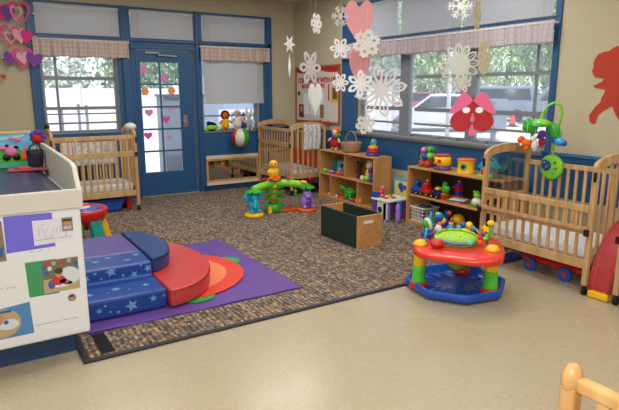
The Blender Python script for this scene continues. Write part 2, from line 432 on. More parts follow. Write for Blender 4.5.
# sills
struct(MB().box(3.04, 3.97, YA-.03, YA+.045, .885, .905).build('trim_6', ALU, bevel=.003))
mb = MB().box(XB-.05, XB+.045, 3.2, 6.15, .925, .955); mb.box(XB-.03, XB-.02, 3.2, 6.15, .9, .925)
for y in (5.1, 4.65, 4.35, 3.95, 3.6): mb.box(XB-.0, XB+.04, y-.05, y+.05, .955, .985)
struct(mb.build('trim_7', mat('sill_metal', '8b9096', .4, metal=.3), bevel=.003))
struct(MB().box(2.08, 2.95, YA-.04, YA+.1, 0, .012).build('trim_8', mat('threshold', 'b9a98c', .4)))

# door
d = thing('door_1', None, None, (2.5, YA+.03, .012)); d['kind'] = 'structure'
mb = MB(); wall_grid(mb, 2.11, 2.92, .015, 2.05, [(2.15, 2.73, .34, 1.9)], lambda m, a, b, c, e: m.box(a, b, YA+.01, YA+.055, c, e))
mb.build('door_leaf', BLUE, d)
mb = MB()
for z in (.34, .652, .965, 1.277, 1.59, 1.9): mb.box(2.15, 2.73, YA+.015, YA+.05, z-.011, z+.011)
for x in (2.155, 2.44, 2.725): mb.box(x-.011, x+.011, YA+.014, YA+.051, .34, 1.9)
mb.build('muntins', BLUE, d)
MB().box(2.15, 2.73, YA+.03, YA+.034, .34, 1.9).build('door_glass', GLASS, d)
mb = MB().box(2.24, 2.44, YA-.02, YA+.01, 2.0, 2.03).bar((2.42, YA-.02, 1.985), (2.68, YA-.03, 1.975), .012, .02).cyl((2.42, YA-.02, 1.965), (2.42, YA-.02, 2.02), .01)
mb.build('door_closer', mat('dull_steel', '8a8c88', .45, metal=.6), d)
MB().box(2.75, 2.81, YA-.0, YA+.012, .98, 1.16).cyl((2.78, YA-.03, 1.05), (2.78, YA+.01, 1.05), .03).build('door_handle', STEEL, d)

# ceiling fixtures (outside the frame but they light the room)
for (x, y) in LAMPS:
    t = thing('ceiling_light', 'recessed fluorescent ceiling panel light', 'ceiling light', (x, y, ZC), 'fluorescent ceiling lights')
    MB().box(x-.6, x+.6, y-.3, y+.3, ZC-.03, ZC-.001).build('housing', WHITE, t)

# carpet
t = thing('area_carpet', 'brown flecked loop carpet covering the back of the room', 'carpet', (2.5, 5.4, 0))
MB().box(.475, XB-.014, 3.095, YA-.045, .0, .012).build('pile', carpet_mat(), t)
MB().box(.437, 3.85, 3.06, 3.095, 0, .014).box(.437, .475, 3.095, YA-.05, 0, .014).build('edging', mat('black_rubber', '22252a', .6), t, bevel=.004)
t = tag(MB().box(.545, .62, 3.12, 3.41, .012, .0145).build('tape_strip', mat('black_tape', '0c0c0d', .6, spec=.2), origin=(.63, 3.3, .012)), 'short black tape strip on the carpet by the changing table', 'tape')

# ------------------------------------------------------------------ blinds and valances
def slat_mat(nm, h):
    m = bpy.data.materials.new(nm); m.use_nodes = True; N = m.node_tree.nodes; L = m.node_tree.links; p = N['Principled BSDF']
    p.inputs['Base Color'].default_value = lin(h); p.inputs['Roughness'].default_value = .5
    tl = N.new('ShaderNodeBsdfTranslucent'); tl.inputs[0].default_value = lin(h); mx = N.new('ShaderNodeMixShader'); mx.inputs[0].default_value = .5
    L.new(p.outputs[0], mx.inputs[1]); L.new(tl.outputs[0], mx.inputs[2]); L.new(mx.outputs[0], N['Material Output'].inputs[0]); return m
SLAT = slat_mat('blind_slat', 'dcdcdc'); SLAT2 = slat_mat('blind_slat_shade', 'd8dade')
def blind(axis, u0, u1, z0, z1, label, group=None, m=None):
    m = m or SLAT
    y = YA-.028 if axis == 'A' else XB-.03
    o = thing('mini_blind', label, 'blind', ((u0+u1)/2, y, z0) if axis == 'A' else (y, (u0+u1)/2, z0), group)
    def bx(mb, a, b, c, dd, t0, t1):
        if axis == 'A': mb.box(a, b, y+t0, y+t1, c, dd)
        else: mb.box(y+t0, y+t1, a, b, c, dd)
    s = MB(); n = int((z1-z0-.03)/.021)
    for i in range(n):
        z = z0 + .015 + i*.021
        R = rotm(math.radians(68), 0, 0) if axis == 'A' else rotm(0, math.radians(-68), 0)
        c = ((u0+u1)/2, y, z+.01) if axis == 'A' else (y, (u0+u1)/2, z+.01)
        s.obox(c, (u1-u0-.01, .025, .0012) if axis == 'A' else (.025, u1-u0-.01, .0012), R)
    s.build('slats', m, o)
    h = MB(); bx(h, u0, u1, z1-.025, z1, -.012, .012); h.build('head_rail', m, o)
    h = MB(); bx(h, u0, u1, z0, z0+.014, -.01, .01); h.build('bottom_rail', m, o)
    for a in (u0+.1, u1-.1):
        h = MB(); bx(h, a-.002, a+.002, z0, z1, -.014, -.011); h.build('ladder_cord', m, o)
    return o
blind('A', .90, 1.915, 2.2, 2.56, 'closed grey mini blind in the transom above the left window')
blind('A', 2.055, 2.94, 2.2, 2.56, 'closed grey mini blind in the transom above the door')
blind('A', 3.07, 4.08, 2.2, 2.56, 'closed grey mini blind in the transom above the puppet window')
blind('A', 3.07, 4.05, 1.31, 2.06, 'half lowered grey mini blind hanging over the puppets on the sill')
bgm = SLAT2
blind('B', 5.3, 6.1, 2.16, 2.59, 'leftmost closed grey blind of the big window transom', None, bgm)
blind('B', 4.3, 5.24, 2.16, 2.59, 'middle closed grey blind of the big window transom', None, bgm)
blind('B', 3.20, 4.24, 2.16, 2.59, 'rightmost closed grey blind of the big window transom', None, bgm)

PL = plaid_mat('plaid_cotton', 'c6b3a6', 'a89aa4', 'b59c92')
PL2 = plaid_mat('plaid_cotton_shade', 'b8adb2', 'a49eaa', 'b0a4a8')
def valance(axis, u0, u1, z0, z1, label, m, base=.075, amp=.013, fq=46):
    def fn(s, t):
        u = u0 + (u1-u0)*s; z = z1 - (z1-z0)*t + (.008*math.sin(fq*.37*u) if t > .9 else 0)
        off = base + amp*(.35+.65*t)*math.sin(fq*u + 1.3*math.sin(7*u)) + .008*math.sin(12*u)*t
        return (u, YA-off, z) if axis == 'A' else (XB-off, u, z)
    o = thing('window_valance', label, 'curtain', ((u0+u1)/2, YA-base, z0) if axis == 'A' else (XB-base, (u0+u1)/2, z0))
    MB().grid(fn, int((u1-u0)*90), 8).build('gathered_cloth', m, o, solid=.003)
    if axis == 'A': r = MB().cyl((u0-.01, YA-base, z1-.02), (u1+.01, YA-base, z1-.02), .008).box(u0-.008, u0+.004, YA-base, YA-.036, z1-.03, z1-.01).box(u1-.004, u1+.008, YA-base, YA-.036, z1-.03, z1-.01)
    else: r = MB().cyl((XB-base, u0-.01, z1-.02), (XB-base, u1+.01, z1-.02), .008).box(XB-base, XB-.02, u0-.008, u0+.004, z1-.03, z1-.01).box(XB-base, XB-.02, u1-.004, u1+.008, z1-.03, z1-.01)
    r.build('curtain_rod', WHITE, o)
valance('A', .85, 2.01, 1.92, 2.15, 'gathered plaid valance above the left window', PL)
valance('A', 3.02, 4.14, 1.925, 2.14, 'gathered plaid valance above the window with puppets', PL)
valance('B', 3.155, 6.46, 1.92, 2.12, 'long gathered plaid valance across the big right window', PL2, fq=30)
# ------------------------------------------------------------------ wall mirror
t = thing('wall_mirror', 'low wood framed mirror on the blue wall right of the door', 'mirror', (3.49, YA-.015, .09))
MB().box(3.06, 3.93, YA-.045, YA-.015, .49, .54).box(3.06, 3.93, YA-.045, YA-.015, .09, .14).build('cream_rails', CREAM, t, bevel=.003)
MB().box(3.06, 3.93, YA-.04, YA-.02, .46, .49).box(3.06, 3.93, YA-.04, YA-.02, .14, .17).box(3.06, 3.09, YA-.04, YA-.02, .17, .46).box(3.90, 3.93, YA-.04, YA-.02, .17, .46).build('wooden_frame', WOODX, t, bevel=.003)
MB().box(3.09, 3.90, YA-.03, YA-.022, .17, .46).build('mirror_glass', mat('mirror', 'c8ccd0', .04, metal=1), t)

# ------------------------------------------------------------------ cribs
def crib(name, label, L, Wd, open_gate, acrylic_far):
    """local frame: front face on y=0 looking to -y, x from 0 to L, back at y=Wd"""
    o = thing(name, label, 'crib', (0, 0, 0), None, world=False)
    zb, zt = .24, .90
    for (x, y) in ((.02, .02), (L-.02, .02), (.02, Wd-.02), (L-.02, Wd-.02)):
        MB().box(x-.02, x+.02, y-.02, y+.02, .075, .96).build('post', WOOD, o, bevel=.006)
        c = MB().cyl((x, y, .04), (x, y, .075), .007).box(x-.014, x+.014, y-.012, y+.012, .045, .062)
        c.cyl((x-.012, y, .027), (x-.004, y, .027), .027).cyl((x+.004, y, .027), (x+.012, y, .027), .027)
        c.build('caster', BLACK, o)
    # arched end boards
    for k, x in enumerate((.02, L-.02)):
        pts = [(-.005, .92)] + [(Wd/2 - (Wd/2+.005)*math.cos(PI*i/14), .965 + .085*math.sin(PI*i/14)) for i in range(15)] + [(Wd+.005, .92)] + [(Wd/2 + (Wd/2-.03)*math.cos(PI*i/12), .915 + .06*math.sin(PI*i/12)) for i in range(13)]
        MB().prism(pts, lambda a, b: Vector((x-.016, a, b)), lambda a, b: Vector((x+.016, a, b))).build('arch_board', WOOD, o, bevel=.004)
        e = MB().box(x-.012, x+.012, .04, Wd-.04, zb, zb+.07)
        if k == acrylic_far:
            e.box(x-.012, x+.012, .04, Wd-.04, .56, .60).build('end_rails', WOOD, o, bevel=.003)
            MB().box(x-.003, x+.003, .04, Wd-.04, .60, .935).build('acrylic_panel', ACRYL, o)
            z1 = .56
        else:
            e.build('end_rails', WOOD, o, bevel=.003); z1 = .95
        s = MB(); n = 5
        for i in range(n):
            y = .04 + (Wd-.08)*(i+1)/(n+1); s.box(x-.008, x+.008, y-.011, y+.011, zb+.07, z1 + (0 if k == acrylic_far else -.015+.04*math.sin(PI*y/Wd)))
        s.build('end_slats', WOOD, o)
    # back
    MB().box(.04, L-.04, Wd-.032, Wd-.008, zb, zb+.06).build('back_rail', WOOD, o, bevel=.003)
    MB().box(.04, L-.04, Wd-.035, Wd-.005, .845, .885).build('back_rail', WOOD, o, bevel=.003)
    s = MB(); n = 11
    for i in range(n):
        x = .04 + (L-.08)*(i+1)/(n+1); s.box(x-.012, x+.012, Wd-.027, Wd-.013, zb+.06, .845)
    s.build('back_slats', WOOD, o)
    # front
    zf = .68 if open_gate else .957
    zm = .49 if open_gate else .725
    MB().box(.04, L-.04, .006, .034, zb-.04, zb+.03).build('front_rail', WOOD, o, bevel=.003)
    MB().box(.04, L-.04, .008, .032, zm-.03, zm).build('front_rail', WOOD, o, bevel=.003)
    s = MB()
    for i in range(n):
        x = .04 + (L-.08)*(i+1)/(n+1); s.box(x-.011, x+.011, .013, .027, zb+.03, zm-.03)
    s.build('front_slats', WOOD, o)
    yo = -.03 if open_gate else 0
    g = MB().box(.03, L-.03, .004+yo, .034+yo, zf-.045, zf).box(.03, L-.03, .008+yo, .030+yo, zm+.004, zm+.034)
    for i in range(n):
        x = .04 + (L-.08)*(i+1)/(n+1); g.box(x-.013, x+.013, .012+yo, .026+yo, zm+.034, zf-.045)
    gate = sub(g.build('drop_gate', WOOD, o, bevel=.002), o)
    for b_ in ((.0, .034, -.012+yo, .004+yo, zm-.03, zm+.02), (L-.034, L, -.012+yo, .004+yo, zm-.03, zm+.02), (.0, .02, -.01, .0, .86, .93), (L-.02, L, -.01, .0, .86, .93)): MB().box(*b_).build('latch', BLACK, gate)
    MB().box(.05, L-.05, .045, Wd-.045, zb-.005, zb+.015).build('mattress_board', WOOD, o)
    return o
def mattress(L, Wd, base, rz, label, col='d9d5cf'):
    o = MB()
    def sh(s, t): return (0, 0, 0)
    b = MB().box(.055, L-.055, .05, Wd-.05, 0, .10)
    m = b.build('crib_mattress', mat('sheet_' + col, col, .85, bump=.35, bs=9, spec=.15), None, bevel=.03, seg=4)
    m.location = base; m.rotation_euler = (0, 0, rz)
    return tag(m, label, 'mattress')
ZM = .257
c1 = crib('baby_crib', 'light wood crib under the left window beside the blue door', .98, .6, False, 9)
c1.location = (.84, 6.9, .012)
mattress(.98, .6, (.84, 6.9, ZM+.012), 0, 'white crib mattress in the crib under the left window')
c2 = crib('baby_crib', 'light wood crib in the far corner with a printed blanket over its end', 1.03, .6, False, 0)
c2.location = (3.92, 7.75, .012); c2.rotation_euler = (0, 0, -PI/2)
mattress(1.03, .6, (3.92, 7.75, ZM+.012), -PI/2, 'white crib mattress in the far corner crib', 'd3ccc4')
c3 = crib('baby_crib', 'light wood crib with lowered gate and green mobile at the right wall', 1.02, .6, True, 0)
c3.location = (3.80, 3.205, 0); c3.rotation_euler = (0, 0, -PI/2)
mattress(1.02, .6, (3.80, 3.205, ZM), -PI/2, 'white sheeted mattress in the crib with the green mobile', 'dedfe2')
c4 = crib('baby_crib', 'light wood crib cut off at the right edge of the photo', 1.0, .6, True, 9)
c4.location = (3.80, 1.985, 0); c4.rotation_euler = (0, 0, -PI/2)
mattress(1.0, .6, (3.80, 1.985, ZM), -PI/2, 'mattress in the crib cut off at the right edge')

def drape(pts_fn, nu, nv, name, m, label, cat, origin):
    o = MB().grid(pts_fn, nu, nv).build(name, m, origin=origin, solid=.006)
    return tag(o, label, cat)
PRINT = pattern_mat('animal_print_cotton', 'd2d2d2', ['a3b3ac', 'bfa8ae', 'a3a8bb', 'c8c0a8'], 26, .36)
# blanket over near end arch of the corner crib: front flap, over the top, back flap
def bl(s, t):
    x = 4.12 + .29*s
    prof = [(6.712, .665), (6.708, .78), (6.706, .9), (6.708, 1.0), (6.712, 1.03)]
    k = t*(len(prof)-1); i = min(int(k), len(prof)-2); f = k-i
    y = prof[i][0]*(1-f) + prof[i+1][0]*f; z = prof[i][1]*(1-f) + prof[i+1][1]*f
    return (x + .01*math.sin(9*z), y + .005*math.sin(26*s) - .006, z)
drape(bl, 20, 30, 'baby_blanket', PRINT, 'white animal print blanket hung over the end of the corner crib', 'blanket', (4.27, 6.74, .68))
# orange striped bumper inside corner crib (near end)
def stripes(name, c1, c2, f, axis):
    m = bpy.data.materials.new(name); m.use_nodes = True; N = m.node_tree.nodes; L = m.node_tree.links; p = N['Principled BSDF']
    t = N.new('ShaderNodeTexCoord'); s = N.new('ShaderNodeSeparateXYZ'); L.new(t.outputs['Object'], s.inputs[0])
    a = N.new('ShaderNodeMath'); a.operation = 'MULTIPLY'; a.inputs[1].default_value = f; L.new(s.outputs[axis], a.inputs[0])
    b = N.new('ShaderNodeMath'); b.operation = 'FRACT'; L.new(a.outputs[0], b.inputs[0]); c = N.new('ShaderNodeMath'); c.operation = 'LESS_THAN'; c.inputs[1].default_value = .5; L.new(b.outputs[0], c.inputs[0])
    mx = N.new('ShaderNodeMix'); mx.data_type = 'RGBA'; mx.inputs[6].default_value = lin(c1); mx.inputs[7].default_value = lin(c2); L.new(c.outputs[0], mx.inputs[0]); L.new(mx.outputs[2], p.inputs['Base Color']); p.inputs['Roughness'].default_value = .85
    return m
tag(MB().box(4.475, 4.488, 6.80, 7.66, .375, .62).build('crib_bumper', mat('orange_cotton', 'cf4a22', .85), origin=(4.48, 7.2, .375), bevel=.005), 'orange red crib bumper standing inside the corner crib', 'bumper')
# sheet hung at the back rail of crib 1
def sh1(s, t):
    x = 1.16 + .54*s; z = .92 - .36*t
    return (x, 7.455 + .006*math.sin(40*s + 3*t), z)
t = thing('crib_bumper', 'white printed bumper with red top band at the back of the left crib', 'bumper', (1.43, 7.455, .56))
MB().grid(sh1, 40, 12).build('printed_cloth', PRINT, t, solid=.006)
MB().box(1.22, 1.66, 7.442, 7.462, .865, .90).build('red_band', mat('faded_red_cotton', 'c05650', .85), t)
MB().box(1.04, 1.15, 7.44, 7.462, .56, .86).build('end_tie_panel', F['white'], t)
# white cap shaped bundle hanging on the crib's right end
t = thing('rolled_blanket', 'white rounded rolled blanket resting on the right end of the left crib', 'blanket', (1.80, 7.12, 1.0))
MB().ell((1.795, 7.06, 1.06), (.07, .09, .05)).build('roll', F['white'], t)
MB().box(1.722, 1.762, 6.98, 7.12, 1.0, 1.03).build('grey_fold', mat('grey_cotton', '7d8088', .9), t, bevel=.01)
# knob of cloth at the left end
tag(MB().ell((.86, 7.2, 1.08), (.03, .06, .035)).build('cloth_ball', F['brown'], origin=(.86, 7.2, 1.05)), 'small brown stuffed ball on the left end of the left crib', 'stuffed toy')

# ------------------------------------------------------------------ changing table
t = thing('changing_table', 'white changing table with artwork on its side and navy pad top', 'changing table', (-.1, 3.8, 0))
X1, X0, Y0, Y1 = .505, -.75, 3.15, 4.62
MB().box(X0, X1, Y0+.012, Y1, .145, .90).build('cabinet_body', mat('white_laminate', 'e0e2e4', .4), t, bevel=.012)
MB().box(X0+.03, X1-.07, Y0+.12, Y1-.05, 0, .145).build('plinth', NAVY, t, bevel=.004)
MB().box(X0, X1+.014, Y0-.012, Y0+.012, .875, .982).build('front_guard', mat('warm_grey_laminate', 'd2cec4', .45), t, bevel=.008, seg=3)
gp = [(Y0+.0125, .875), (Y0+.0125, .985), (Y0+.03, 1.0), (Y0+.10, 1.085), (Y0+.17, 1.105), (Y0+.6, 1.112), (Y1, 1.115), (Y1, .875)]
MB().prism(gp, lambda a, b: Vector((X1-.012, a, b)), lambda a, b: Vector((X1+.014, a, b))).build('side_guard', MC['warm_grey_laminate'], t, bevel=.006)
MB().box(X0, X1-.013, Y1-.02, Y1, .88, 1.10).build('back_guard', MC['warm_grey_laminate'], t, bevel=.006)
def pad(s, q):
    x = X0+.02 + (X1-.012-X0-.03)*s; y = Y0+.02 + (Y1-Y0-.06)*q
    z = .905 + .045*min(1, min(s, 1-s)*14, min(q, 1-q)*14)**.5 + .004*math.sin(9*x+3*y)
    return (x, y, z)
MB().grid(pad, 40, 40).build('changing_pad', mat('navy_vinyl', '2c3256', .3, bump=.15, bs=6), t)
def quadplate(pts, m, name, t0, label=None, parent=None, y=3.16):
    o = MB().plate(pts, (0, y, 0), (1, 0, 0), (0, 0, 1), (0, -1, 0), t0).build(name, m, parent)
    if label: o['label'] = label
    return o
art = thing('artwork_display', 'white laminated sheet of childrens artwork on the changing table side', 'artwork', (.2, 3.16, .2))
quadplate([(X0+.1, .16), (.488, .16), (.488, .872), (X0+.1, .872)], PAPER, 'backing_sheet', .002, None, art)
q = lambda pts, c, name, lab=None, k=.003: quadplate(pts, c, name, k, lab, art)
q([(.131, .867), (.36, .863), (.363, .677), (.129, .671)], mat('violet_paper', '6f68d8', .7), 'violet_sheet', 'violet paper mat', .003)
q([(.261, .829), (.461, .825), (.466, .701), (.262, .693)], mat('drawing_paper', 'dcdde6', .7), 'drawing_sheet', 'pale sheet with a faint pencil drawing', .004)
q([(.207, .608), (.357, .605), (.36, .41), (.212, .412)], mat('green_paper', '3f9560', .7), 'green_sheet', 'green paper mat', .003)
q([(.05, .376), (.21, .39), (.217, .209), (.05, .209)], mat('blue_paper', '4f86bd', .7), 'blue_sheet', 'blue paper mat', .003)
q([(-.1, .628), (.203, .62), (.203, .419), (-.1, .419)], mat('page_paper', 'e2e4e4', .7), 'written_page', 'white page with faint handwriting', .003)
q([(-.05, .86), (.122, .846), (.126, .633), (-.05, .633)], mat('brown_print', '8a7660', .6), 'cut_photo', 'photo mostly outside the frame', .003)
q([(-.05, .7), (.118, .71), (.112, .655), (-.05, .65)], mat('photo_blue', '3460a0', .6), 'cut_photo_shirt', None, .0045)
# pencil lines
mb = MB()
for (z, a, b) in ((.248, .226, .445), (.72, .27, .455), (.80, .30, .33), (.485, .05, .16), (.66, .24, .34)):
    n = int((b-a)/.012)
    for i in range(n):
        if random.random() < .8: mb.box(a + i*.012, a + i*.012 + .008, 3.1545, 3.156, z + random.uniform(-.001, .001), z + .0035)
for k in range(5):
    pth = [(.30 + .028*k + .012*math.cos(a*1.1+k), 3.1548, .755 + .03*math.sin(a+k*2)) for a in [i*.6 for i in range(7)]]
    mb.tube(pth, .0009, 4)
mb.build('pencil_lines', mat('pencil_grey', '9a9cb0', .8), art)
# child photo: table scene
def photo(parent, x0, x1, z0, z1, y, name, lab):
    m_ = [mat('photo_room', '6e6a55', .5), mat('photo_wood', 'b8a078', .5), mat('photo_red', 'c03038', .5), mat('photo_skin', 'c08a66', .5), mat('photo_hair', '4a3424', .5), mat('photo_paper', 'd0d6e2', .5), MC['photo_blue']]
    w = x1-x0; h = z1-z0; m = MB()
    def R(a, b, c, d, k, t): m.cur = k; m.box(x0+a*w, x0+b*w, y-t, y, z0+c*h, z0+d*h)
    def E(a, c, ra, rc, k, t): m.cur = k; m.plate(circ(ra*w, 20, rc*h), (x0+a*w, y, z0+c*h), (1, 0, 0), (0, 0, 1), (0, -1, 0), t)
    R(0, 1, 0, 1, 0, .001); R(0, 1, 0, .42, 1, .0014); E(.72, .45, .3, .28, 5, .0018); E(.5, .22, .3, .1, 5, .0018)
    for a, c, k in ((.06, .8, 6), (.1, .62, 6), (.2, .75, 5), (.32, .9, 1), (.55, .88, 2), (.75, .92, 1), (.92, .8, 6), (.15, .9, 2)): E(a, c, .06, .07, k, .0016)
    E(.42, .35, .2, .15, 2, .0022); E(.56, .3, .12, .07, 2, .0022); E(.22, .25, .1, .14, 6, .002); E(.44, .56, .1, .13, 3, .0024); E(.44, .64, .12, .09, 4, .0027); E(.66, .26, .04, .03, 3, .0026)
    o = m.build(name, m_, parent); o['label'] = lab; return o
photo(art, .286, .468, .42, .602, 3.155, 'child_photo', 'photo of a child in red drawing at a table')
mb = MB(); mb.cur = 0; mb.box(.404, .458, 3.151, 3.155, .754, .828); mb.cur = 1; mb.plate(circ(.017, 16, .02), (.431, 3.151, .80), (1, 0, 0), (0, 0, 1), (0, -1, 0), .001)
mb.cur = 2; mb.box(.412, .45, 3.150, 3.151, .765, .785); mb.cur = 3; mb.box(.408, .454, 3.1495, 3.151, .808, .82)
o = mb.build('small_snapshot', [mat('snap_bg', '8a8078', .5), MC['photo_skin'], mat('snap_shirt', 'b8bcc8', .5), MC['photo_hair']], art); o['label'] = 'small snapshot of a smiling face'
mb = MB(); mb.plate(circ(.0215, 20), (.421, 3.157, .371), (1, 0, 0), (0, 0, 1), (0, -1, 0), .002); mb.cur = 1; mb.plate(circ(.011, 16), (.423, 3.155, .366), (1, 0, 0), (0, 0, 1), (0, -1, 0), .001); mb.cur = 2; mb.plate(circ(.012, 16, .006), (.42, 3.155, .38), (1, 0, 0), (0, 0, 1), (0, -1, 0), .0015)
mb.build('round_snapshot', [MC['snap_bg'], MC['photo_skin'], MC['photo_hair']], art)
mb = MB(); mb.plate(circ(.088, 32, .08), (.072, 3.157, .295), (1, 0, 0), (0, 0, 1), (0, -1, 0), .001); mb.cur = 1; mb.plate(circ(.05, 20, .03), (.1, 3.156, .285), (1, 0, 0), (0, 0, 1), (0, -1, 0), .0012)
mb.cur = 2; mb.plate(circ(.02, 16, .03), (.06, 3.156, .32), (1, 0, 0), (0, 0, 1), (0, -1, 0), .0014); mb.cur = 3; mb.plate(circ(.012, 12), (.09, 3.156, .30), (1, 0, 0), (0, 0, 1), (0, -1, 0), .0018); mb.cur = 4; mb.box(.03, .12, 3.1545, 3.156, .352, .366)
mb.build('oval_photo', [MC['photo_wood'], MC['photo_paper'], MC['photo_skin'], MC['photo_blue'], MC['photo_blue']], art)

# quilted play panel with cow at the back of the changing table
yq = 4.50; t = thing('play_board', 'padded play panel with a pink cow on green hills on the changing table', 'toy board', (.1, yq, .955))
def PQ(mb, pts, k, th): mb.cur = k; mb.plate(pts, (0, yq, 0), (1, 0, 0), (0, 0, 1), (0, -1, 0), th)
M_ = [mat('sky_print', '6fb6dc', .6), mat('sky_pale', 'a9cfe2', .6), mat('grass_print', '45a336', .6), F['yellow']]
mb = MB(); mb.box(-.35, .43, yq, yq+.05, .955, 1.215); mb.build('panel', [M_[0]], t, bevel=.015)
mb = MB(); PQ(mb, [(-.3, 1.14), (.1, 1.15), (.25, 1.17), (.38, 1.19), (.38, 1.175), (.2, 1.15), (-.3, 1.11)], 0, .004); mb.build('cloud_band', [M_[1]], t)
mb = MB(); PQ(mb, [(-.34, .965), (.42, .965), (.42, 1.03), (.33, 1.09), (.22, 1.1), (.12, 1.06), (0, 1.08), (-.34, 1.1)], 0, .006); mb.build('hills', [M_[2]], t)
mb = MB().box(-.35, .41, yq-.006, yq+.002, 1.197, 1.216); mb.build('top_border', [mat('tan_print', 'c8b070', .7)], t)
mb = MB().box(-.35, .41, yq-.012, yq-.002, .955, .985); mb.build('bottom_border', [mat('teal_print', '3aa08a', .6)], t)
mb = MB(); mb.ell((.285, yq-.01, 1.075), (.042, .014, .036)); mb.ell((.245, yq-.012, 1.10), (.03, .012, .02)); mb.build('cow_body', F['pink'], t)
mb = MB().ell((.262, yq-.02, 1.115), (.012, .01, .01)).ell((.32, yq-.012, 1.10), (.02, .01, .01)); mb.build('cow_patches', F['black'], t)
for x in (.255, .318): MB().lathe([(.022, 0), (.026, .006), (.022, .012)], (x, yq-.004, 1.03), 20, rotm(PI/2)).lathe([(.001, .0), (.009, .014), (.001, .015)], (x, yq-.004, 1.03), 16, rotm(PI/2)).build('toy_wheel', BLACK, t)
MB().plate([(-.035, 0), (.04, 0), (.03, .05), (.012, .09), (-.01, .085), (-.03, .05)], (.385, yq-.004, 1.01), (1, 0, 0), (0, 0, 1), (0, -1, 0), .012).build('orange_hill', P['orange'], t, bevel=.004)
mb = MB(); mb.ell((.30, yq-.02, 1.165), (.02, .012, .014)); mb.ell((.34, yq-.02, 1.155), (.018, .012, .014)); mb.build('pink_blossoms', P['pink'], t)
# dark plush and bag
t = thing('diaper_caddy', 'dark navy cloth caddy with green handles on the changing table', 'caddy', (.40, 4.36, .955))
MB().lathe([(.045, 0), (.05, .03), (.056, .10), (.058, .13), (.052, .13), (.045, .10)], (.428, 4.37, .955), 20).build('bag', mat('navy_cloth', '1c1a36', .8), t)
MB().tube([(.385, 4.33, 1.08), (.395, 4.32, 1.12), (.425, 4.315, 1.13), (.455, 4.32, 1.12), (.465, 4.33, 1.08)], .006).build('handle', mat('dark_green', '1c4a34', .7), t)
t = thing('stuffed_flower', 'red and purple stuffed flower toy above the navy caddy', 'stuffed toy', (.455, 4.40, 1.085))
MB().ell((.455, 4.42, 1.16), (.032, .022, .03)).build('center', F['red'], t)
mb = MB()
for k in range(7):
    a = 2*PI*k/7; mb.ell((.465+.036*math.cos(a), 4.44, 1.175+.032*math.sin(a)), (.022, .014, .02))
mb.build('petals', F['purple'], t)
MB().cyl((.45, 4.44, .96), (.452, 4.44, 1.14), .006).build('stem', F['green'], t)
tag(MB().box(.24, .485, 4.24, 4.34, .954, .966).ell((.34, 4.29, .972), (.05, .035, .014)).build('folded_cloth', mat('rose_cloth', 'b04a58', .85), origin=(.36, 4.29, .954), bevel=.005), 'folded rose coloured cloth in front of the navy caddy', 'cloth')
tag(MB().lathe([(.018, 0), (.02, .01), (.02, .07), (.012, .085), (.008, .1)], (.468, 4.39, .954), 16).build('lotion_bottle', WHITE, origin=(.468, 4.39, .954)), 'small white bottle between the navy caddy and the table side', 'bottle')

# ------------------------------------------------------------------ activity stool behind the changing table
t = thing('activity_stool', 'round activity table with red rim and teal and yellow legs behind the steps', 'toy table', (.86, 5.78, .012))
cx, cy = .93, 5.62
MB().lathe([(.12, .17), (.18, .24), (.215, .30), (.225, .345), (.21, .37), (.18, .365), (.165, .35)], (cx, cy, .012), 32).build('red_rim', P['red'], t)
MB().lathe([(.165, .0), (.17, .012), (.12, .02), (.02, .022)], (cx, cy, .362), 28).build('blue_top', P['blue'], t)
MB().lathe([(.09, 0), (.09, .008), (.03, .012)], (cx-.03, cy-.0, .385), 20).build('white_dial', WHITE, t)
MB().ell((cx+.02, cy+.02, .405), (.03, .03, .02)).build('red_button', P['coral'], t)
for k, (a, c) in enumerate(((-2.2, 'green'), (-1.15, 'teal'), (.25, 'yellow'), (2.4, 'teal'))):
    r0, r1 = .17, .22
    MB().bar((cx+r1*math.cos(a), cy+r1*math.sin(a), .015), (cx+.14*math.cos(a), cy+.14*math.sin(a), .32), .12, .07).build('leg', P[c], t, bevel=.015)

# ------------------------------------------------------------------ soft play steps and mat
VR = lambda n, h: mat(n, h, .36, var=.05, vs=4, bump=.35, bs=5)
RED_V, BLUE_V, PURP_V = VR('red_vinyl', 'c8403a'), VR('blue_vinyl', '1f3f7a'), VR('purple_vinyl', '5c4a92')
t = thing('floor_mat', 'purple vinyl floor mat with orange rings and green spots', 'mat', (1.4, 4.3, .012))
def mt(s, q):
    x = .53 + 1.56*s; y = 3.42 + 1.63*q
    return (x, y, .0225 + .0025*math.sin(5*x + 9*y) + .002*math.sin(14*x - 4*y))
MB().grid(mt, 50, 50).box(.53, 2.09, 3.42, 5.05, .0125, .0185).build('sheet', VR('mat_purple', '674796'), t)
def disc(cx, cy, rx, ry, z, m, name, lab=None, th=.003):
    o = MB().prism(circ(rx, 40, ry, cx, cy), lambda a, b: Vector((a, b, z)), lambda a, b: Vector((a, b, z+th))).build(name, m, t)
    if lab: o['label'] = lab
disc(1.86, 4.32, .11, .12, .028, VR('mat_green', '23a34a'), 'green_spot', 'green spot away from the changing table')
disc(1.32, 3.62, .13, .09, .028, VR('mat_green', '23a34a'), 'green_spot', 'green spot in front of the red wedge')
def half(cx, cy, r_): return [(cx, cy-r_)] + arc(cx, cy, r_, r_, -PI/2, PI/2, 40) + [(cx, cy+r_)]
MB().prism(half(1.3, 4.2, .60)[1:-1], lambda a, b: Vector((a, b, .0315)), lambda a, b: Vector((a, b, .0345))).build('orange_red_ring', VR('mat_orange_red', 'e0442c'), t)
MB().prism(half(1.3, 4.2, .46)[1:-1], lambda a, b: Vector((a, b, .0346)), lambda a, b: Vector((a, b, .0365))).build('pale_orange_center', VR('mat_orange', 'ee8450'), t)
ZB = .028
t = thing('soft_play_steps', 'soft blue star patterned play steps with a purple platform', 'play steps', (.8, 4.2, ZB))
XS0, XS1 = .525, 1.085
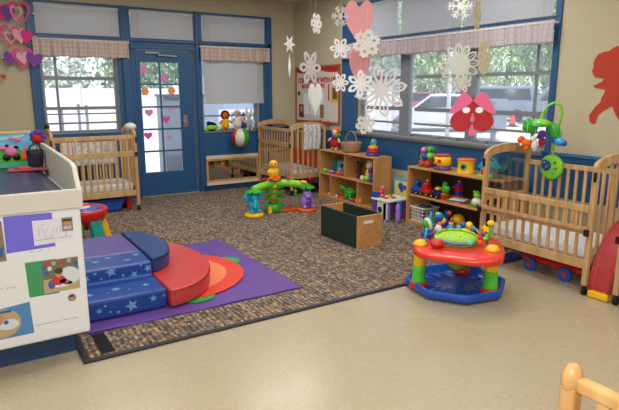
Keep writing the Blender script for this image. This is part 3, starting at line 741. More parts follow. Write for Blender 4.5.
pr = [(3.57, ZB), (3.57, .162), (3.85, .165), (3.90, .168), (3.90, .272), (4.2, .28), (4.2, ZB)]
star_m = VR('star_blue_vinyl', '1c4492')
body = MB().prism(pr, lambda a, b: Vector((XS0, a, b)), lambda a, b: Vector((XS1, a, b))).build('star_steps', star_m, t, bevel=.02, seg=3)
MB().box(XS0, XS1, 4.2, 4.80, ZB, .28).build('purple_platform', PURP_V, t, bevel=.02, seg=3)
sm = MB()
for (x, z, r) in ((.63, .08, .022), (.70, .06, .011), (.84, .075, .044), (.985, .095, .026), (.75, .05, .014), (1.06, .1, .012), (.67, .105, .012)):
    sm.plate(star(r, a=random.uniform(0, 2)), (x, 3.5695, z*1.05+.012), (1, 0, 0), (0, 0, 1), (0, -1, 0), .0015)
for (x, z, r) in ((.62, .2, .03), (.72, .18, .012), (.79, .235, .04), (.87, .18, .014), (.95, .17, .03), (1.05, .21, .03), (.68, .24, .014), (1.0, .25, .012)):
    sm.plate(star(r, a=random.uniform(0, 2)), (x, 3.8995, z*.75+.065), (1, 0, 0), (0, 0, 1), (0, -1, 0), .0015)
def top_star(x, y, z, r):
    sm.plate(star(r, a=random.uniform(0, 2)), (x, y, z), (1, 0, 0), (0, 1, .02), (0, 0, 1), .002)
for (x, y, r) in ((.6, 3.74, .03), (.68, 3.86, .03), (.78, 3.77, .036), (.9, 3.86, .035), (.98, 3.75, .03), (1.05, 3.84, .026), (.86, 3.72, .012), (.72, 3.72, .012)): top_star(x, y-.03, .1625, r)
for (x, y, r) in ((.62, 4.03, .03), (.72, 4.1, .034), (.82, 4.15, .03), (.93, 4.04, .03), (1.02, 4.13, .034), (.68, 4.16, .014)): top_star(x, y-.03, .2735+(y-3.955)*.026, r)
sm.build('printed_stars', mat('star_print', '6f9bc8', .45), t)
def wedge(cx, cy, rx, ry, z0, z1, name, m, label, seam):
    o = thing(name, label, 'play cushion', (cx+rx*.4, cy, z0))
    n = 36; pts = arc(cx, cy, rx, ry, -PI/2, PI/2, n)
    b = MB().prism(pts, lambda a, c: Vector((a, c, z0)), lambda a, c: Vector((a, c, z1)), True)
    b.build('cushion', m, o, bevel=.018, seg=4)
    # piping along the seam and stitches
    MB().tube([(cx+(rx-.002)*math.cos(-PI/2+PI*i/n), cy+(ry-.002)*math.sin(-PI/2+PI*i/n), z1-.012) for i in range(n+1)], .004, 6).build('piping', seam, o)
    mb = MB()
    for i in range(1, 46):
        a = -PI/2 + PI*i/46; x = cx+(rx+.001)*math.cos(a); y = cy+(ry+.001)*math.sin(a); mb.box(x-.0025, x+.0025, y-.0025, y+.0025, z1-.032, z1-.022)
    mb.build('stitches', seam, o)
wedge(1.092, 4.25, .50, .73, .037, .165, 'curved_cushion', RED_V, 'red curved half round play cushion lying on the mat', mat('dark_red_vinyl', '8d1c1e', .4))
wedge(1.092, 4.40, .24, .46, .166, .287, 'curved_cushion', BLUE_V, 'navy curved half round cushion stacked on the red one', mat('dark_navy_vinyl', '10223f', .4))

# ------------------------------------------------------------------ green and wood open box
t = thing('open_toy_box', 'open wooden bench box with dark green long sides on the carpet', 'box', (3.2, 4.3, .012))
GD = mat('dark_green_laminate', '14302a', .5)
MB().box(3.088, 3.387, 4.04, 4.062, .012, .33).build('front_end', WOODX, t, bevel=.003)
MB().box(3.098, 3.397, 4.68, 4.702, .012, .33).build('rear_end', WOODX, t, bevel=.003)
MB().box(3.088, 3.108, 4.062, 4.68, .012, .33).build('side_panel', GD, t, bevel=.003)
MB().box(3.372, 3.392, 4.062, 4.68, .012, .33).build('side_panel', GD, t, bevel=.003)
MB().box(3.108, 3.372, 4.062, 4.68, .03, .05).build('bottom_panel', WOODX, t)
tg = MB().box(3.155, 3.27, 4.036, 4.0395, .252, .278).build('paper_tag', PAPER, t)

# ------------------------------------------------------------------ shelves
def shelf(name, label, x0, x1, y0, y1, H, zmid, up, low, ztop=.02, dark=False):
    o = thing(name, label, 'shelf', ((x0+x1)/2, (y0+y1)/2, .012))
    z0 = .012
    MB().box(x0, x1, y0, y1, H-ztop, H).build('top_board', WOODX, o, bevel=.003)
    MB().box(x0, x1, y1-.02, y1, z0, H-ztop).build('side_board', wood('side_birch', 'b57f48', 'd09a60', 'Z'), o, bevel=.002)
    MB().box(x0, x1, y0, y0+.02, z0, H-ztop).build('side_board', MC['side_birch'], o, bevel=.002)
    MB().box(x1-.012, x1, y0+.02, y1-.02, z0, H-ztop).build('back_board', wood('dark_hardboard', '2e2018', '3c2a1e', 'Z') if dark else wood('back_birch', '8a6038', 'a67444', 'Z'), o)
    MB().box(x0+.01, x1-.012, y0+.02, y1-.02, zmid-.02, zmid).build('middle_shelf', WOODX, o, bevel=.002)
    MB().box(x0+.01, x1-.012, y0+.02, y1-.02, z0+.03, z0+.05).box(x0+.015, x0+.03, y0+.02, y1-.02, z0, z0+.03).build('bottom_shelf', WOODX, o, bevel=.002)
    for y in up: MB().box(x0+.015, x1-.012, y-.009, y+.009, zmid, H-ztop).build('divider', MC['side_birch'], o)
    for y in low: MB().box(x0+.015, x1-.012, y-.009, y+.009, z0+.05, zmid-.02).build('divider', MC['side_birch'], o)
    return o
SZ, SM, SL = .70, .375, .063
shelf('toy_shelf', 'wooden toy shelf with five cubbies below the left part of the big window', 4.22, 4.50, 5.22, 6.45, SZ, SM, [5.86], [6.19, 5.57])
shelf('toy_shelf', 'wooden two level toy shelf beside the crib at the right wall', 4.20, 4.56, 3.28, 4.6, .675, .36, [], [], dark=True)

# ---- toys helper
def doll(name, label, cat, base, h, body, head, limbs, hair=None, face=0, extra=None, nose=None, w=1.0):
    """seated or standing puppet; base = foot point, face = heading of its front (radians, 0 = -x)"""
    o = thing(name, label, cat, base, world=False); o.rotation_euler = (0, 0, face)
    MB().lathe([(.10*h*w, .12*h), (.17*h*w, .16*h), (.18*h*w, .3*h), (.15*h*w, .45*h), (.09*h*w, .58*h)], (0, 0, 0), 18, sx=.8).build('body', body, o)
    hd = sub(MB().ell((0, 0, .74*h), (.15*h, .16*h, .165*h)).build('head', head, o), o)
    for s in (-1, 1): MB().ell((-.14*h, s*.06*h, .78*h), .022*h, n=8, k=6).build('eye', BLACK, hd)
    MB().ell((-.15*h, 0, .72*h), .035*h, n=10, k=6).build('nose', nose or F['red'], hd)
    for s in (-1, 1):
        MB().tube([(0, s*.13*h*w, .5*h), (-.04*h, s*.23*h*w, .44*h), (-.09*h, s*.27*h*w, .36*h)], [.05*h, .045*h, .05*h], 10).build('arm', limbs, o)
        MB().tube([(0, s*.08*h*w, .2*h), (-.03*h, s*.09*h*w, .1*h), (-.06*h, s*.1*h*w, .035*h), (-.12*h, s*.11*h*w, .035*h)], [.06*h, .055*h, .035*h, .034*h], 10).build('leg', limbs, o)
    if hair:
        mb = MB()
        for k in range(14):
            a = 2*PI*k/14; mb.ell((-.02*h, .19*h*math.cos(a), .76*h + .18*h*math.sin(a)), .06*h, n=8, k=6)
        mb.ell((.06*h, 0, .78*h), (.13*h, .15*h, .15*h)); mb.build('hair', hair, hd)
    return o
# ---- on top of shelf 1
o = doll('clown_doll', 'red and white clown doll sitting on the shelf by the corner crib', 'doll', (4.37, 6.27, SZ), .31, F['red'], F['skin'], F['white'], None, w=1.6)
MB().ell((0, .055, .245), .022, n=10, k=6).ell((0, -.055, .245), .022, n=10, k=6).ell((.02, 0, .27), (.04, .045, .03)).build('hair', F['orange'], o)
MB().tube([(-.03, -.03, .16), (-.04, -.09, .19), (-.03, -.12, .20)], .014).ell((-.03, -.135, .21), .028).build('green_ball_hand', F['green'], o)
MB().lathe([(.062, 0), (.068, .01), (.03, .022)], (0, 0, .165), 16).build('ruff', F['blue'], o)
t = thing('wicker_basket', 'round wicker basket with tall handle on the left toy shelf', 'basket', (4.37, 5.90, SZ))
wk = mat('wicker', 'b08a64', .7, var=.25, vs=60, bump=.8, bs=90)
mb = MB().lathe([(.095, .002), (.118, .03), (.132, .08), (.137, .125), (.128, .125), (.11, .05), (.09, .012)], (4.37, 5.90, SZ), 28)
mb.build('basket_body', wk, t)
mb = MB()
for k in range(5): mb.tube([(4.37+(.114+.024*k/4)*math.cos(a), 5.90+(.114+.024*k/4)*math.sin(a), SZ+.02+.023*k) for a in [2*PI*i/28 for i in range(29)]], .005, 6)
mb.tube([(4.37+.135*math.cos(a), 5.90+.135*math.sin(a), SZ+.125) for a in [2*PI*i/28 for i in range(29)]], .008, 6); mb.build('woven_rings', wk, t)
MB().tube([(4.37, 5.90+.127*math.cos(a), SZ+.1+.175*math.sin(a)) for a in [PI*i/16 for i in range(17)]], .006, 8).build('handle', wk, t)
tag(MB().ell((4.35, 5.88, SZ+.09), (.05, .06, .03)).build('pink_toy', P['pink'], origin=(4.35, 5.88, SZ+.06)), 'pink soft toy lying inside the wicker basket', 'toy')
t = thing('stacking_toy', 'stacking ring toy with blue base, red and yellow rings and green hat', 'toy', (4.36, 5.42, SZ))
for z, r, c in ((.0, .095, 'blue'), (.035, .078, 'red'), (.062, .07, 'red'), (.088, .062, 'yellow')):
    MB().lathe([(r*.7, 0), (r, .007), (r, .028), (r*.7, .034)], (4.36, 5.42, SZ+z+.0005), 24).build('ring', P[c], t)
MB().cyl((4.36, 5.42, SZ+.118), (4.36, 5.42, SZ+.14), .02).ell((4.36, 5.42, SZ+.15), (.036, .036, .032)).build('head', WHITE, t)
MB().lathe([(.05, 0), (.05, .005), (.036, .01), (.03, .04), (.01, .045)], (4.36, 5.415, SZ+.165), 18).build('hat', P['teal'], t)
MB().ell((4.33, 5.40, SZ+.15), .012).build('nose', BLACK, t)
# ---- shelf 1 upper cubbies
G1 = 'small coloured balls in the upper left cubby'
def ball(name, c, r, m, label, group=None):
    return tag(MB().ell(c, r, n=18, k=12).build(name, m, origin=(c[0], c[1], c[2]-r)), label, 'ball', group)
ball('toy_ball', (4.28, 6.38, SM+.032), .031, P['lime'], 'lime green ball in the upper left cubby of the left shelf')
ball('toy_ball', (4.275, 6.285, SM+.026), .025, P['aqua'], 'light blue ball beside the lime green one in the cubby')
ball('toy_ball', (4.28, 6.215, SM+.029), .028, P['pink'], 'pink ball in the upper left cubby of the left shelf')
ball('toy_ball', (4.28, 6.14, SM+.026), .025, P['purple'], 'purple ball between pink and orange in the upper left cubby')
ball('toy_ball', (4.28, 6.06, SM+.030), .029, P['orange'], 'orange ball in the upper left cubby of the left shelf')
ball('toy_ball', (4.28, 5.98, SM+.026), .025, P['coral'], 'coral ball at the right of the upper left cubby')
def book(c, sz, m, label, lean=0.0, cover=None):
    o = thing('board_book', label, 'book', (c[0], c[1], c[2])); R = rotm(0, lean, 0)
    cc = Vector(c) + Vector((0, 0, sz[2]/2 + abs(math.sin(lean))*sz[0]*.6))
    MB().obox(cc, (sz[0]*.7, sz[1]-.006, sz[2]-.006), R).build('pages', PAPER, o)
    mb = MB(); mb.obox(cc + R @ Vector((-sz[0]/2, 0, 0)), (.003, sz[1], sz[2]), R).obox(cc + R @ Vector((sz[0]/2, 0, 0)), (.003, sz[1], sz[2]), R).obox(cc + R @ Vector((0, sz[1]/2, 0)), (sz[0], .003, sz[2]), R)
    mb.build('cover', m, o)
    if cover is not None:
        mb = MB()
        for (u, v, r, k) in cover: mb.cur = k; mb.prism(circ(r, 14), lambda a, b: cc + R @ Vector((-sz[0]/2-.0016, u+a, v+b)), lambda a, b: cc + R @ Vector((-sz[0]/2-.0032, u+a, v+b)))
        mb.build('cover_picture', [P['yellow'], P['red'], WHITE, BLACK, P['blue']], o)
    return o
book((4.42, 6.33, SM), (.02, .13, .19), mat('book_green', '2c7a6a', .5), 'dark green book leaning at the left of the upper left cubby', .12)
book((4.42, 6.18, SM), (.02, .14, .17), mat('book_cyan', '58a9c9', .5), 'light blue picture book in the upper left cubby', .12, [(-.02, .02, .035, 3), (.03, -.03, .02, 2)])
book((4.42, 6.02, SM), (.02, .15, .17), mat('book_teal', '3f8f9a', .5), 'teal picture book with a dark animal in the upper left cubby', .12, [(0, .01, .04, 4), (.03, .03, .02, 2), (-.04, -.04, .016, 0)])
o = doll('teddy_bear', 'dark brown teddy bear in the upper right cubby of the left shelf', 'teddy bear', (4.36, 5.68, SM), .23, F['brown'], F['brown'], F['brown'], nose=F['black'])
for q_ in (.04, -.04): MB().ell((0, q_, .205), .02, n=10, k=6).build('ear', F['brown'], o)
t = thing('rabbit_rattle', 'cream plush rabbit hugging purple and green shapes in the upper cubby', 'stuffed toy', (4.30, 5.40, SM))
MB().ell((4.31, 5.42, SM+.19), (.045, .05, .05)).ell((4.31, 5.44, SM+.245), (.015, .02, .03)).ell((4.31, 5.38, SM+.238), (.015, .02, .03)).build('head', F['beige'], t)
MB().ell((4.31, 5.42, SM+.10), (.05, .055, .07)).build('body', F['yellow'], t)
MB().ell((4.28, 5.36, SM+.15), (.035, .035, .04)).ell((4.28, 5.34, SM+.09), (.03, .03, .035)).build('purple_flower', F['purple'], t)
MB().ell((4.27, 5.43, SM+.04), (.03, .045, .038)).build('green_shape', P['lime'], t)
MB().ell((4.27, 5.33, SM+.035), (.03, .03, .034)).build('blue_shape', P['blue'], t)
MB().ell((4.27, 5.52, SM+.035), (.025, .03, .033)).build('white_paw', F['white'], t)
# ---- shelf 1 lower cubbies
t = thing('toy_shoe', 'small white and black baby shoe in the lower left cubby', 'shoe', (4.3, 6.28, SL))
MB().ell((4.3, 6.28, SL+.022), (.03, .05, .021)).build('upper', F['white'], t)
MB().ell((4.3, 6.29, SL+.04), (.02, .03, .014)).build('collar', F['black'], t)
t = thing('dinosaur_toy', 'green plastic dinosaur toy in the lower middle cubby', 'toy', (4.33, 5.86, SL))
MB().ell((4.33, 5.86, SL+.09), (.05, .085, .05)).build('body', P['green'], t)
MB().tube([(4.33, 5.92, SL+.11), (4.31, 5.98, SL+.15), (4.29, 6.02, SL+.16)], [.035, .03, .032]).build('head', P['green'], t)
MB().tube([(4.33, 5.79, SL+.09), (4.33, 5.74, SL+.13), (4.33, 5.70, SL+.16)], [.03, .02, .008]).build('tail', P['green'], t)
for dx in (-.025, .025):
    for dy in (-.04, .045): MB().cyl((4.33+dx, 5.86+dy, SL), (4.33+dx, 5.86+dy, SL+.08), .02, .022).build('leg', P['green'], t)
mb = MB()
for k in range(5): mb.plate([(-.015, 0), (.015, 0), (0, .03)], (4.33, 5.80+.03*k, SL+.135), (0, 1, 0), (0, 0, 1), (1, 0, 0), .006)
mb.build('spikes', P['lime'], t)
t = thing('toy_cup', 'yellow plastic toy cup in the lower middle cubby', 'cup', (4.28, 5.59, SL))
MB().lathe([(.03, 0), (.038, .07), (.034, .07), (.028, .006)], (4.28, 5.59, SL), 20).build('bowl', P['yellow'], t)
MB().tube([(4.27, 5.625, SL+.06), (4.27, 5.655, SL+.05), (4.27, 5.65, SL+.025), (4.27, 5.622, SL+.02)], .006, 8).build('handle', P['yellow'], t)
tag(MB().box(4.25, 4.31, 5.66, 5.72, SL, SL+.04).build('toy_block', P['red'], origin=(4.28, 5.69, SL), bevel=.006), 'red block beside the yellow cup in the lower cubby', 'block')
tag(MB().ell((4.27, 5.76, SL+.024), (.025, .035, .023)).build('toy_car', P['purple'], origin=(4.27, 5.76, SL)), 'purple rounded toy under the green dinosaur', 'toy')
tag(MB().ell((4.42, 5.7, SL+.07), (.04, .05, .069)).ell((4.41, 5.72, SL+.15), (.03, .03, .028)).build('blue_toy', P['blue'], origin=(4.42, 5.7, SL)), 'dark blue rounded figure behind the yellow cup', 'toy')
t = thing('whistle_toy', 'orange and white toy wand lying in the lower middle cubby', 'toy', (4.27, 6.02, SL))
MB().cyl((4.26, 5.9, SL+.012), (4.27, 6.06, SL+.012), .01).build('handle', P['orange'], t); MB().ell((4.27, 6.08, SL+.02), .018).build('tip', WHITE, t)
o = doll('stuffed_animal', 'teal stuffed animal in the lower right cubby', 'stuffed toy', (4.30, 5.31, SL), .16, mat('teal_fabric', '237e86', .9), MC['teal_fabric'], MC['teal_fabric'])

# ---- on top of shelf 2
TZ = .675
t = thing('ball_bag', 'clear bag full of colourful plastic balls on the right toy shelf', 'bag', (4.35, 4.47, TZ))
mb = MB().lathe([(.11, .001), (.122, .04), (.122, .14), (.10, .22), (.03, .245)], (4.35, 4.47, TZ), 24); mb.build('clear_bag', glass_mat('clear_film', (.95, .96, .97, 1), .1, .1), t)
cols = ['orange', 'coral', 'blue', 'yellow', 'pink', 'green', 'lime', 'orange', 'red', 'pink', 'green', 'aqua']
names = {'orange': 'orange', 'coral': 'coral red', 'blue': 'blue', 'yellow': 'yellow', 'pink': 'pink', 'green': 'green', 'lime': 'lime', 'red': 'red', 'aqua': 'light blue'}
pos = [(-.045, .05, .035), (-.045, -.03, .035), (-.055, .01, .1), (-.02, .06, .09), (-.03, .045, .155), (-.025, -.02, .165), (-.045, -.055, .11), (.05, .03, .035), (.04, -.045, .035), (.045, .0, .1), (.03, .0, .155), (.05, .055, .085)]
seen = {}
for c, (dx, dy, dz) in zip(cols, pos):
    tier = 'at the bottom' if dz < .05 else ('in the middle' if dz < .12 else 'at the top'); side = 'near side' if dx < 0 else 'wall side'
    ball('plastic_ball', (4.35+dx*1.1, 4.47+dy*1.1, TZ+dz*1.15+.002), .038, P[c], '%s ball %s of the clear bag, %s' % (names[c], tier, side), 'balls in the clear bag')
t = thing('shape_sorter', 'yellow shape sorter tub with red lid and purple base on the right shelf', 'toy', (4.30, 4.245, TZ))
MB().lathe([(.075, 0), (.088, .01), (.085, .035), (.07, .04)], (4.30, 4.245, TZ), 28).build('purple_base', P['purple'], t)
MB().lathe([(.072, .04), (.09, .055), (.095, .09), (.09, .13), (.078, .145)], (4.30, 4.245, TZ), 28).build('yellow_tub', P['yellow'], t)
MB().lathe([(.078, .145), (.085, .15), (.08, .165), (.03, .168)], (4.30, 4.245, TZ), 28).build('red_lid', P['red'], t)
MB().obox((4.212, 4.205, TZ+.1), (.012, .035, .035), rotm(0, 0, .35)).build('square_hole', P['red'], t)
MB().plate(star(.024), (4.209, 4.285, TZ+.11), (-.35, -.93, 0), (0, 0, 1), (-.93, .35, 0), .008).build('star_hole', BLACK, t)
MB().ell((4.209, 4.255, TZ+.06), (.012, .015, .015)).build('round_hole', BLACK, t)
t = thing('toy_drum', 'yellow toy drum with orange lid and dark round window', 'toy', (4.32, 3.945, TZ))
MB().lathe([(.088, 0), (.092, .01), (.084, .02), (.084, .12), (.09, .13)], (4.32, 3.945, TZ), 28).build('drum_body', P['yellow'], t)
MB().lathe([(.09, .13), (.092, .145), (.08, .15), (.02, .15)], (4.32, 3.945, TZ), 28).build('orange_lid', P['orange'], t)
MB().cyl((4.25, 3.912, TZ+.075), (4.23, 3.902, TZ+.075), .03).build('round_window', P['teal'], t)
MB().cyl((4.24, 3.905, TZ+.075), (4.226, 3.90, TZ+.075), .018).build('window_hole', BLACK, t)
t = thing('toy_house', 'small plastic play house with blue roof beside the yellow drum', 'toy house', (4.31, 3.75, TZ))
MB().box(4.25, 4.37, 3.65, 3.85, TZ, TZ+.02).build('green_base', P['lime'], t, bevel=.006)
MB().box(4.27, 4.35, 3.68, 3.82, TZ+.02, TZ+.10).build('walls', WHITE, t)
MB().prism([(3.65, .09), (3.85, .09), (3.80, .15), (3.70, .15)], lambda a, b: Vector((4.25, a, TZ+b)), lambda a, b: Vector((4.37, a, TZ+b))).build('roof', P['aqua'], t, bevel=.006)
MB().box(4.262, 4.27, 3.77, 3.81, TZ+.02, TZ+.075).build('red_door', P['red'], t)
MB().box(4.262, 4.27, 3.69, 3.73, TZ+.04, TZ+.08).build('window', P['blue'], t)
MB().tube([(4.31, 3.67+.08*(1-math.cos(a)), TZ+.14+.05*math.sin(a)) for a in [PI*i/10 for i in range(11)]], .007, 8).build('handle', P['skyblue'], t)
# ---- shelf 2 middle: vehicles
S2 = .36
def vehicle(label, x, y, L, body, cab, h=.10):
    o = thing('toy_vehicle', label, 'toy vehicle', (x, y, S2))
    h *= 1.15
    prof = [(-L/2, .03), (-L/2, .06), (-L/2*.8, .075), (-L/2*.45, .08), (-L/2*.25, h), (L/2*.4, h), (L/2*.6, .075), (L/2, .07), (L/2, .03)]
    MB().prism(prof, lambda a, b: Vector((x-.045, y+a, S2+b)), lambda a, b: Vector((x+.045, y+a, S2+b))).build('body', body, o, bevel=.01)
    MB().ell((x, y, S2+h), (.04, L*.26, .025)).build('cab', cab, o)
    for dx in (-.05, .05):
        for dy in (-L*.3, L*.3): MB().cyl((x+dx-.008, y+dy, S2+.024), (x+dx+.008, y+dy, S2+.024), .024).cyl((x+dx-.0095, y+dy, S2+.024), (x+dx+.0095, y+dy, S2+.024), .007).build('wheel', BLACK, o)
    mb = MB()
    for dy in (-L*.3, L*.3): mb.cyl((x-.061, y+dy, S2+.024), (x-.0585, y+dy, S2+.024), .007)
    mb.build('wheel_caps', WHITE, o)
    return o
vehicle('dark blue toy train engine on the middle of the right shelf', 4.29, 4.52, .13, P['blue'], P['blue'], .115)
vehicle('red toy train car with white knob next to the blue engine', 4.29, 4.37, .15, P['red'], P['red'], .115)
tag(MB().ell((4.29, 4.37, S2+.17), .012).build('white_knob', WHITE, origin=(4.29, 4.37, S2+.158)), 'white knob standing on the red toy train car', 'toy')
vehicle('dark navy toy train car with yellow top right of the red one', 4.29, 4.205, .13, mat('navy_plastic', '1a2358', .3), P['yellow'], .09)
t = thing('cactus_toy', 'green cactus toy in an orange pot on the right shelf', 'toy', (4.28, 4.09, S2))
MB().lathe([(.035, 0), (.045, .06), (.048, .06), (.048, .07), (.02, .07)], (4.28, 4.09, S2), 20).build('orange_pot', P['orange'], t)
MB().ell((4.28, 4.09, S2+.115), (.04, .05, .05)).ell((4.28, 4.095, S2+.17), (.028, .03, .028)).ell((4.28, 4.05, S2+.13), (.02, .02, .03)).build('green_top', P['green'], t)
t = thing('robot_toy', 'upright red and blue block figure at the back of the right shelf', 'toy', (4.42, 4.03, S2))
for i, (c, w) in enumerate((('orange', .035), ('blue', .03), ('red', .034), ('purple', .028))):
    MB().box(4.42-w, 4.42+w, 4.03-w, 4.03+w, S2+.045*i, S2+.045*i+.044).build('block', P[c], t, bevel=.006)
MB().ell((4.42, 4.03, S2+.195), .02).build('head', P['orange'], t)
MB().tube([(4.40, 4.0, S2+.15), (4.38, 3.97, S2+.17)], .008, 8).tube([(4.40, 4.06, S2+.15), (4.38, 4.09, S2+.12)], .008, 8).build('arm', P['purple'], t)
for k, (y, z, c, n) in enumerate(((3.92, 0, 'pink', 'pink'), (3.94, .014, 'green', 'green'), (3.90, .028, 'skyblue', 'light blue'))):
    tag(MB().obox((4.29, y, S2+z+.007), (.11, .17, .011), rotm(0, 0, .2*k-.1)).build('board_book', [P['pink'], P['green'], mat('white_cover', 'cfd6da', .5)][k], origin=(4.29, y, S2+z+.001), bevel=.002), '%s board book lying flat in the pile on the right shelf' % (n if k < 2 else 'topmost white'), 'book')
t = thing('frog_toy', 'pale green and white toy at the crib end of the right shelf', 'toy', (4.28, 3.66, S2))
MB().ell((4.28, 3.66, S2+.05), (.05, .055, .049)).build('body', WHITE, t); MB().ell((4.28, 3.66, S2+.12), (.035, .04, .035)).ell((4.26, 3.68, S2+.155), .014).ell((4.26, 3.64, S2+.155), .014).build('head', P['lime'], t)
MB().ell((4.245, 3.69, S2+.03), (.02, .02, .02)).ell((4.245, 3.63, S2+.03), (.02, .02, .02)).build('feet', P['green'], t)
# ---- shelf 2 bottom
def lattice_basket(name, label, x0, x1, y0, y1, z0, z1, m):
    o = thing(name, label, 'basket', ((x0+x1)/2, (y0+y1)/2, z0)); mb = MB(); t = .004
    mb.box(x0, x1, y0, y1, z0, z0+.006)
    for z in (z1-.018, ): mb.box(x0-.006, x1+.006, y0-.006, y0+t, z, z1).box(x0-.006, x1+.006, y1-t, y1+.006, z, z1).box(x0-.006, x0+t, y0, y1, z, z1).box(x1-t, x1+.006, y0, y1, z, z1)
    k = int((y1-y0)/.036)
    for i in range(k+1):
        y = y0 + (y1-y0)*i/k
        for x in (x0, x1-t): mb.box(x, x+t, max(y0, y-.004), min(y1, y+.004), z0, z1-.01)
    k = int((x1-x0)/.036)
    for i in range(k+1):
        x = x0 + (x1-x0)*i/k
        for y in (y0, y1-t): mb.box(max(x0, x-.004), min(x1, x+.004), y, y+t, z0, z1-.01)
    for i in range(1, 4):
        z = z0 + (z1-z0)*i/4
        mb.box(x0, x0+t, y0, y1, z-.004, z+.004).box(x1-t, x1, y0, y1, z-.004, z+.004).box(x0, x1, y0, y0+t, z-.004, z+.004).box(x0, x1, y1-t, y1, z-.004, z+.004)
    mb.build('basket_body', m, o); return o
lattice_basket('lattice_basket', 'white lattice basket filled with toys at the bottom of the right shelf', 4.225, 4.44, 4.33, 4.555, SL, SL+.165, WHITE)
for (dx, dy, c, lab) in ((0, .05, 'teal', 'teal toy'), (.02, -.03, 'green', 'green toy'), (-.02, .0, 'purple', 'purple toy')):
    tag(MB().ell((4.34+dx, 4.44+dy, SL+.145), (.04, .04, .035)).cyl((4.34+dx, 4.44+dy, SL+.02), (4.34+dx, 4.44+dy, SL+.12), .02).build('basket_toy', mat('dark_'+c, {'teal': '1c4a48', 'green': '1e3e2a', 'purple': '55306a'}[c], .5), origin=(4.35+dx, 4.42+dy, SL+.01)), 'dark %s sticking out of the white lattice basket' % lab, 'toy')
ball('basket_ball', (4.33, 4.44, SL+.20), .018, STEEL, 'silver ball on top of the toys in the lattice basket')
t = thing('ball_popper', 'toy with blue base and a clear dome of balls at the shelf bottom', 'toy', (4.27, 4.14, SL))
MB().lathe([(.07, 0), (.085, .01), (.08, .035), (.06, .045)], (4.27, 4.14, SL), 24).build('blue_base', P['blue'], t)
MB().ell((4.27, 4.14, SL+.1), (.058, .058, .06)).build('dome', P['green'], t)
MB().lathe([(.06, -.012), (.062, 0), (.06, .012)], (4.26, 4.14, SL+.1), 24, rotm(.2, 1.2, 0)).build('white_band', WHITE, t)
t = thing('sea_horse_toy', 'aqua and yellow twisted toy leaning beside the lattice basket', 'toy', (4.25, 4.24, SL))
MB().tube([(4.25, 4.245, SL+.02), (4.235, 4.25, SL+.06), (4.245, 4.24, SL+.1), (4.25, 4.25, SL+.14)], [.02, .026, .022, .018]).build('body', P['aqua'], t); MB().ell((4.225, 4.25, SL+.07), (.01, .018, .025)).build('belly', P['yellow'], t)
t = thing('stacking_clown', 'blue and white little stacking figure with orange hat', 'toy', (4.27, 3.97, SL))
MB().lathe([(.04, 0), (.045, .03), (.03, .05)], (4.27, 3.97, SL), 18).build('blue_skirt', P['aqua'], t); MB().ell((4.27, 3.97, SL+.07), .028).build('white_head', WHITE, t); MB().lathe([(.026, 0), (.004, .05)], (4.27, 3.97, SL+.085), 14).build('orange_hat', P['orange'], t)
t = thing('beach_ball_toy', 'small yellow and red ball at the bottom of the right shelf', 'ball', (4.38, 4.03, SL))
MB().ell((4.40, 4.0, SL+.075), .074, n=20, k=14).build('yellow_ball', P['yellow'], t); MB().lathe([(.04, -.062), (.075, -.01), (.0755, .01), (.06, .045)], (4.40, 4.0, SL+.06), 20, rotm(2.4, .4, 0)).build('red_panel', P['red'], t)
t = thing('flower_toy', 'blue and orange flower topped toy at the bottom shelf', 'toy', (4.33, 4.06, SL))
MB().cyl((4.31, 4.07, SL), (4.31, 4.07, SL+.12), .012).build('stem', P['blue'], t); MB().ell((4.31, 4.07, SL+.15), (.03, .04, .04)).build('blue_bloom', P['blue'], t); MB().ell((4.30, 4.03, SL+.165), (.02, .025, .025)).build('orange_bloom', P['orange'], t)
t = thing('pom_pom_toy', 'soft toy with black and white print by the crib end of the bottom shelf', 'stuffed toy', (4.26, 3.70, SL))
MB().ell((4.26, 3.70, SL+.05), (.05, .1, .049)).build('body', pattern_mat('black_white_print', 'd8d8d8', ['2a2a30', '4a5a88', '1e1e22'], 40, .35), t)
ball('toy_ball', (4.25, 3.57, SL+.035), .034, P['yellow'], 'yellow ball next to the printed soft toy on the bottom shelf')

for nm_, dy_ in (('ball_bag', -.05), ('plastic_ball', -.05), ('shape_sorter', -.075), ('toy_drum', -.085), ('toy_house', -.19)):
    for o in COL.objects:
        if o.parent is None and o.name.split('.')[0] == nm_: o.location.y += dy_
# ------------------------------------------------------------------ between the shelves: play desk and board
t = thing('play_table', 'small white topped play table with purple legs between the shelves', 'toy table', (4.15, 4.95, .012))
MB().box(4.04, 4.40, 4.74, 5.05, .235, .262).build('white_top', WHITE, t, bevel=.012)
for (x, y, c) in ((4.08, 5.0, 'purple'), (4.08, 4.80, 'lilac'), (4.36, 4.79, 'purple'), (4.36, 5.0, 'purple')):
    MB().box(x-.03, x+.03, y-.035, y+.035, .012, .235).build('leg', P[c], t, bevel=.01)
MB().box(4.05, 4.07, 4.76, 4.94, .03, .235).build('front_panel', WHITE, t, bevel=.006)
MB().plate(circ(.035, 18), (4.048, 4.88, .14), (0, 1, 0), (0, 0, 1), (-1, 0, 0), .004).build('black_hole', BLACK, t)
for (x, y, c, n) in ((4.1, 4.97, 'blue', 'blue'), (4.14, 4.92, 'yellow', 'yellow'), (4.08, 4.89, 'orange', 'orange'), (4.17, 4.86, 'red', 'red'), (4.2, 4.95, 'green', 'green')):
    tag(MB().obox((x+.04, y-.03, .273), (.05, .035, .02), rotm(0, 0, x*30)).build('puzzle_piece', P[c], origin=(x+.04, y-.03, .263), bevel=.005), '%s block lying on the small white play table' % n, 'block')
t = thing('picture_board', 'upright blue and yellow picture board standing behind the play table', 'toy', (4.47, 4.9, .012))
MB().box(4.47, 4.50, 4.76, 5.14, .012, .45).build('board', P['aqua'], t, bevel=.01)
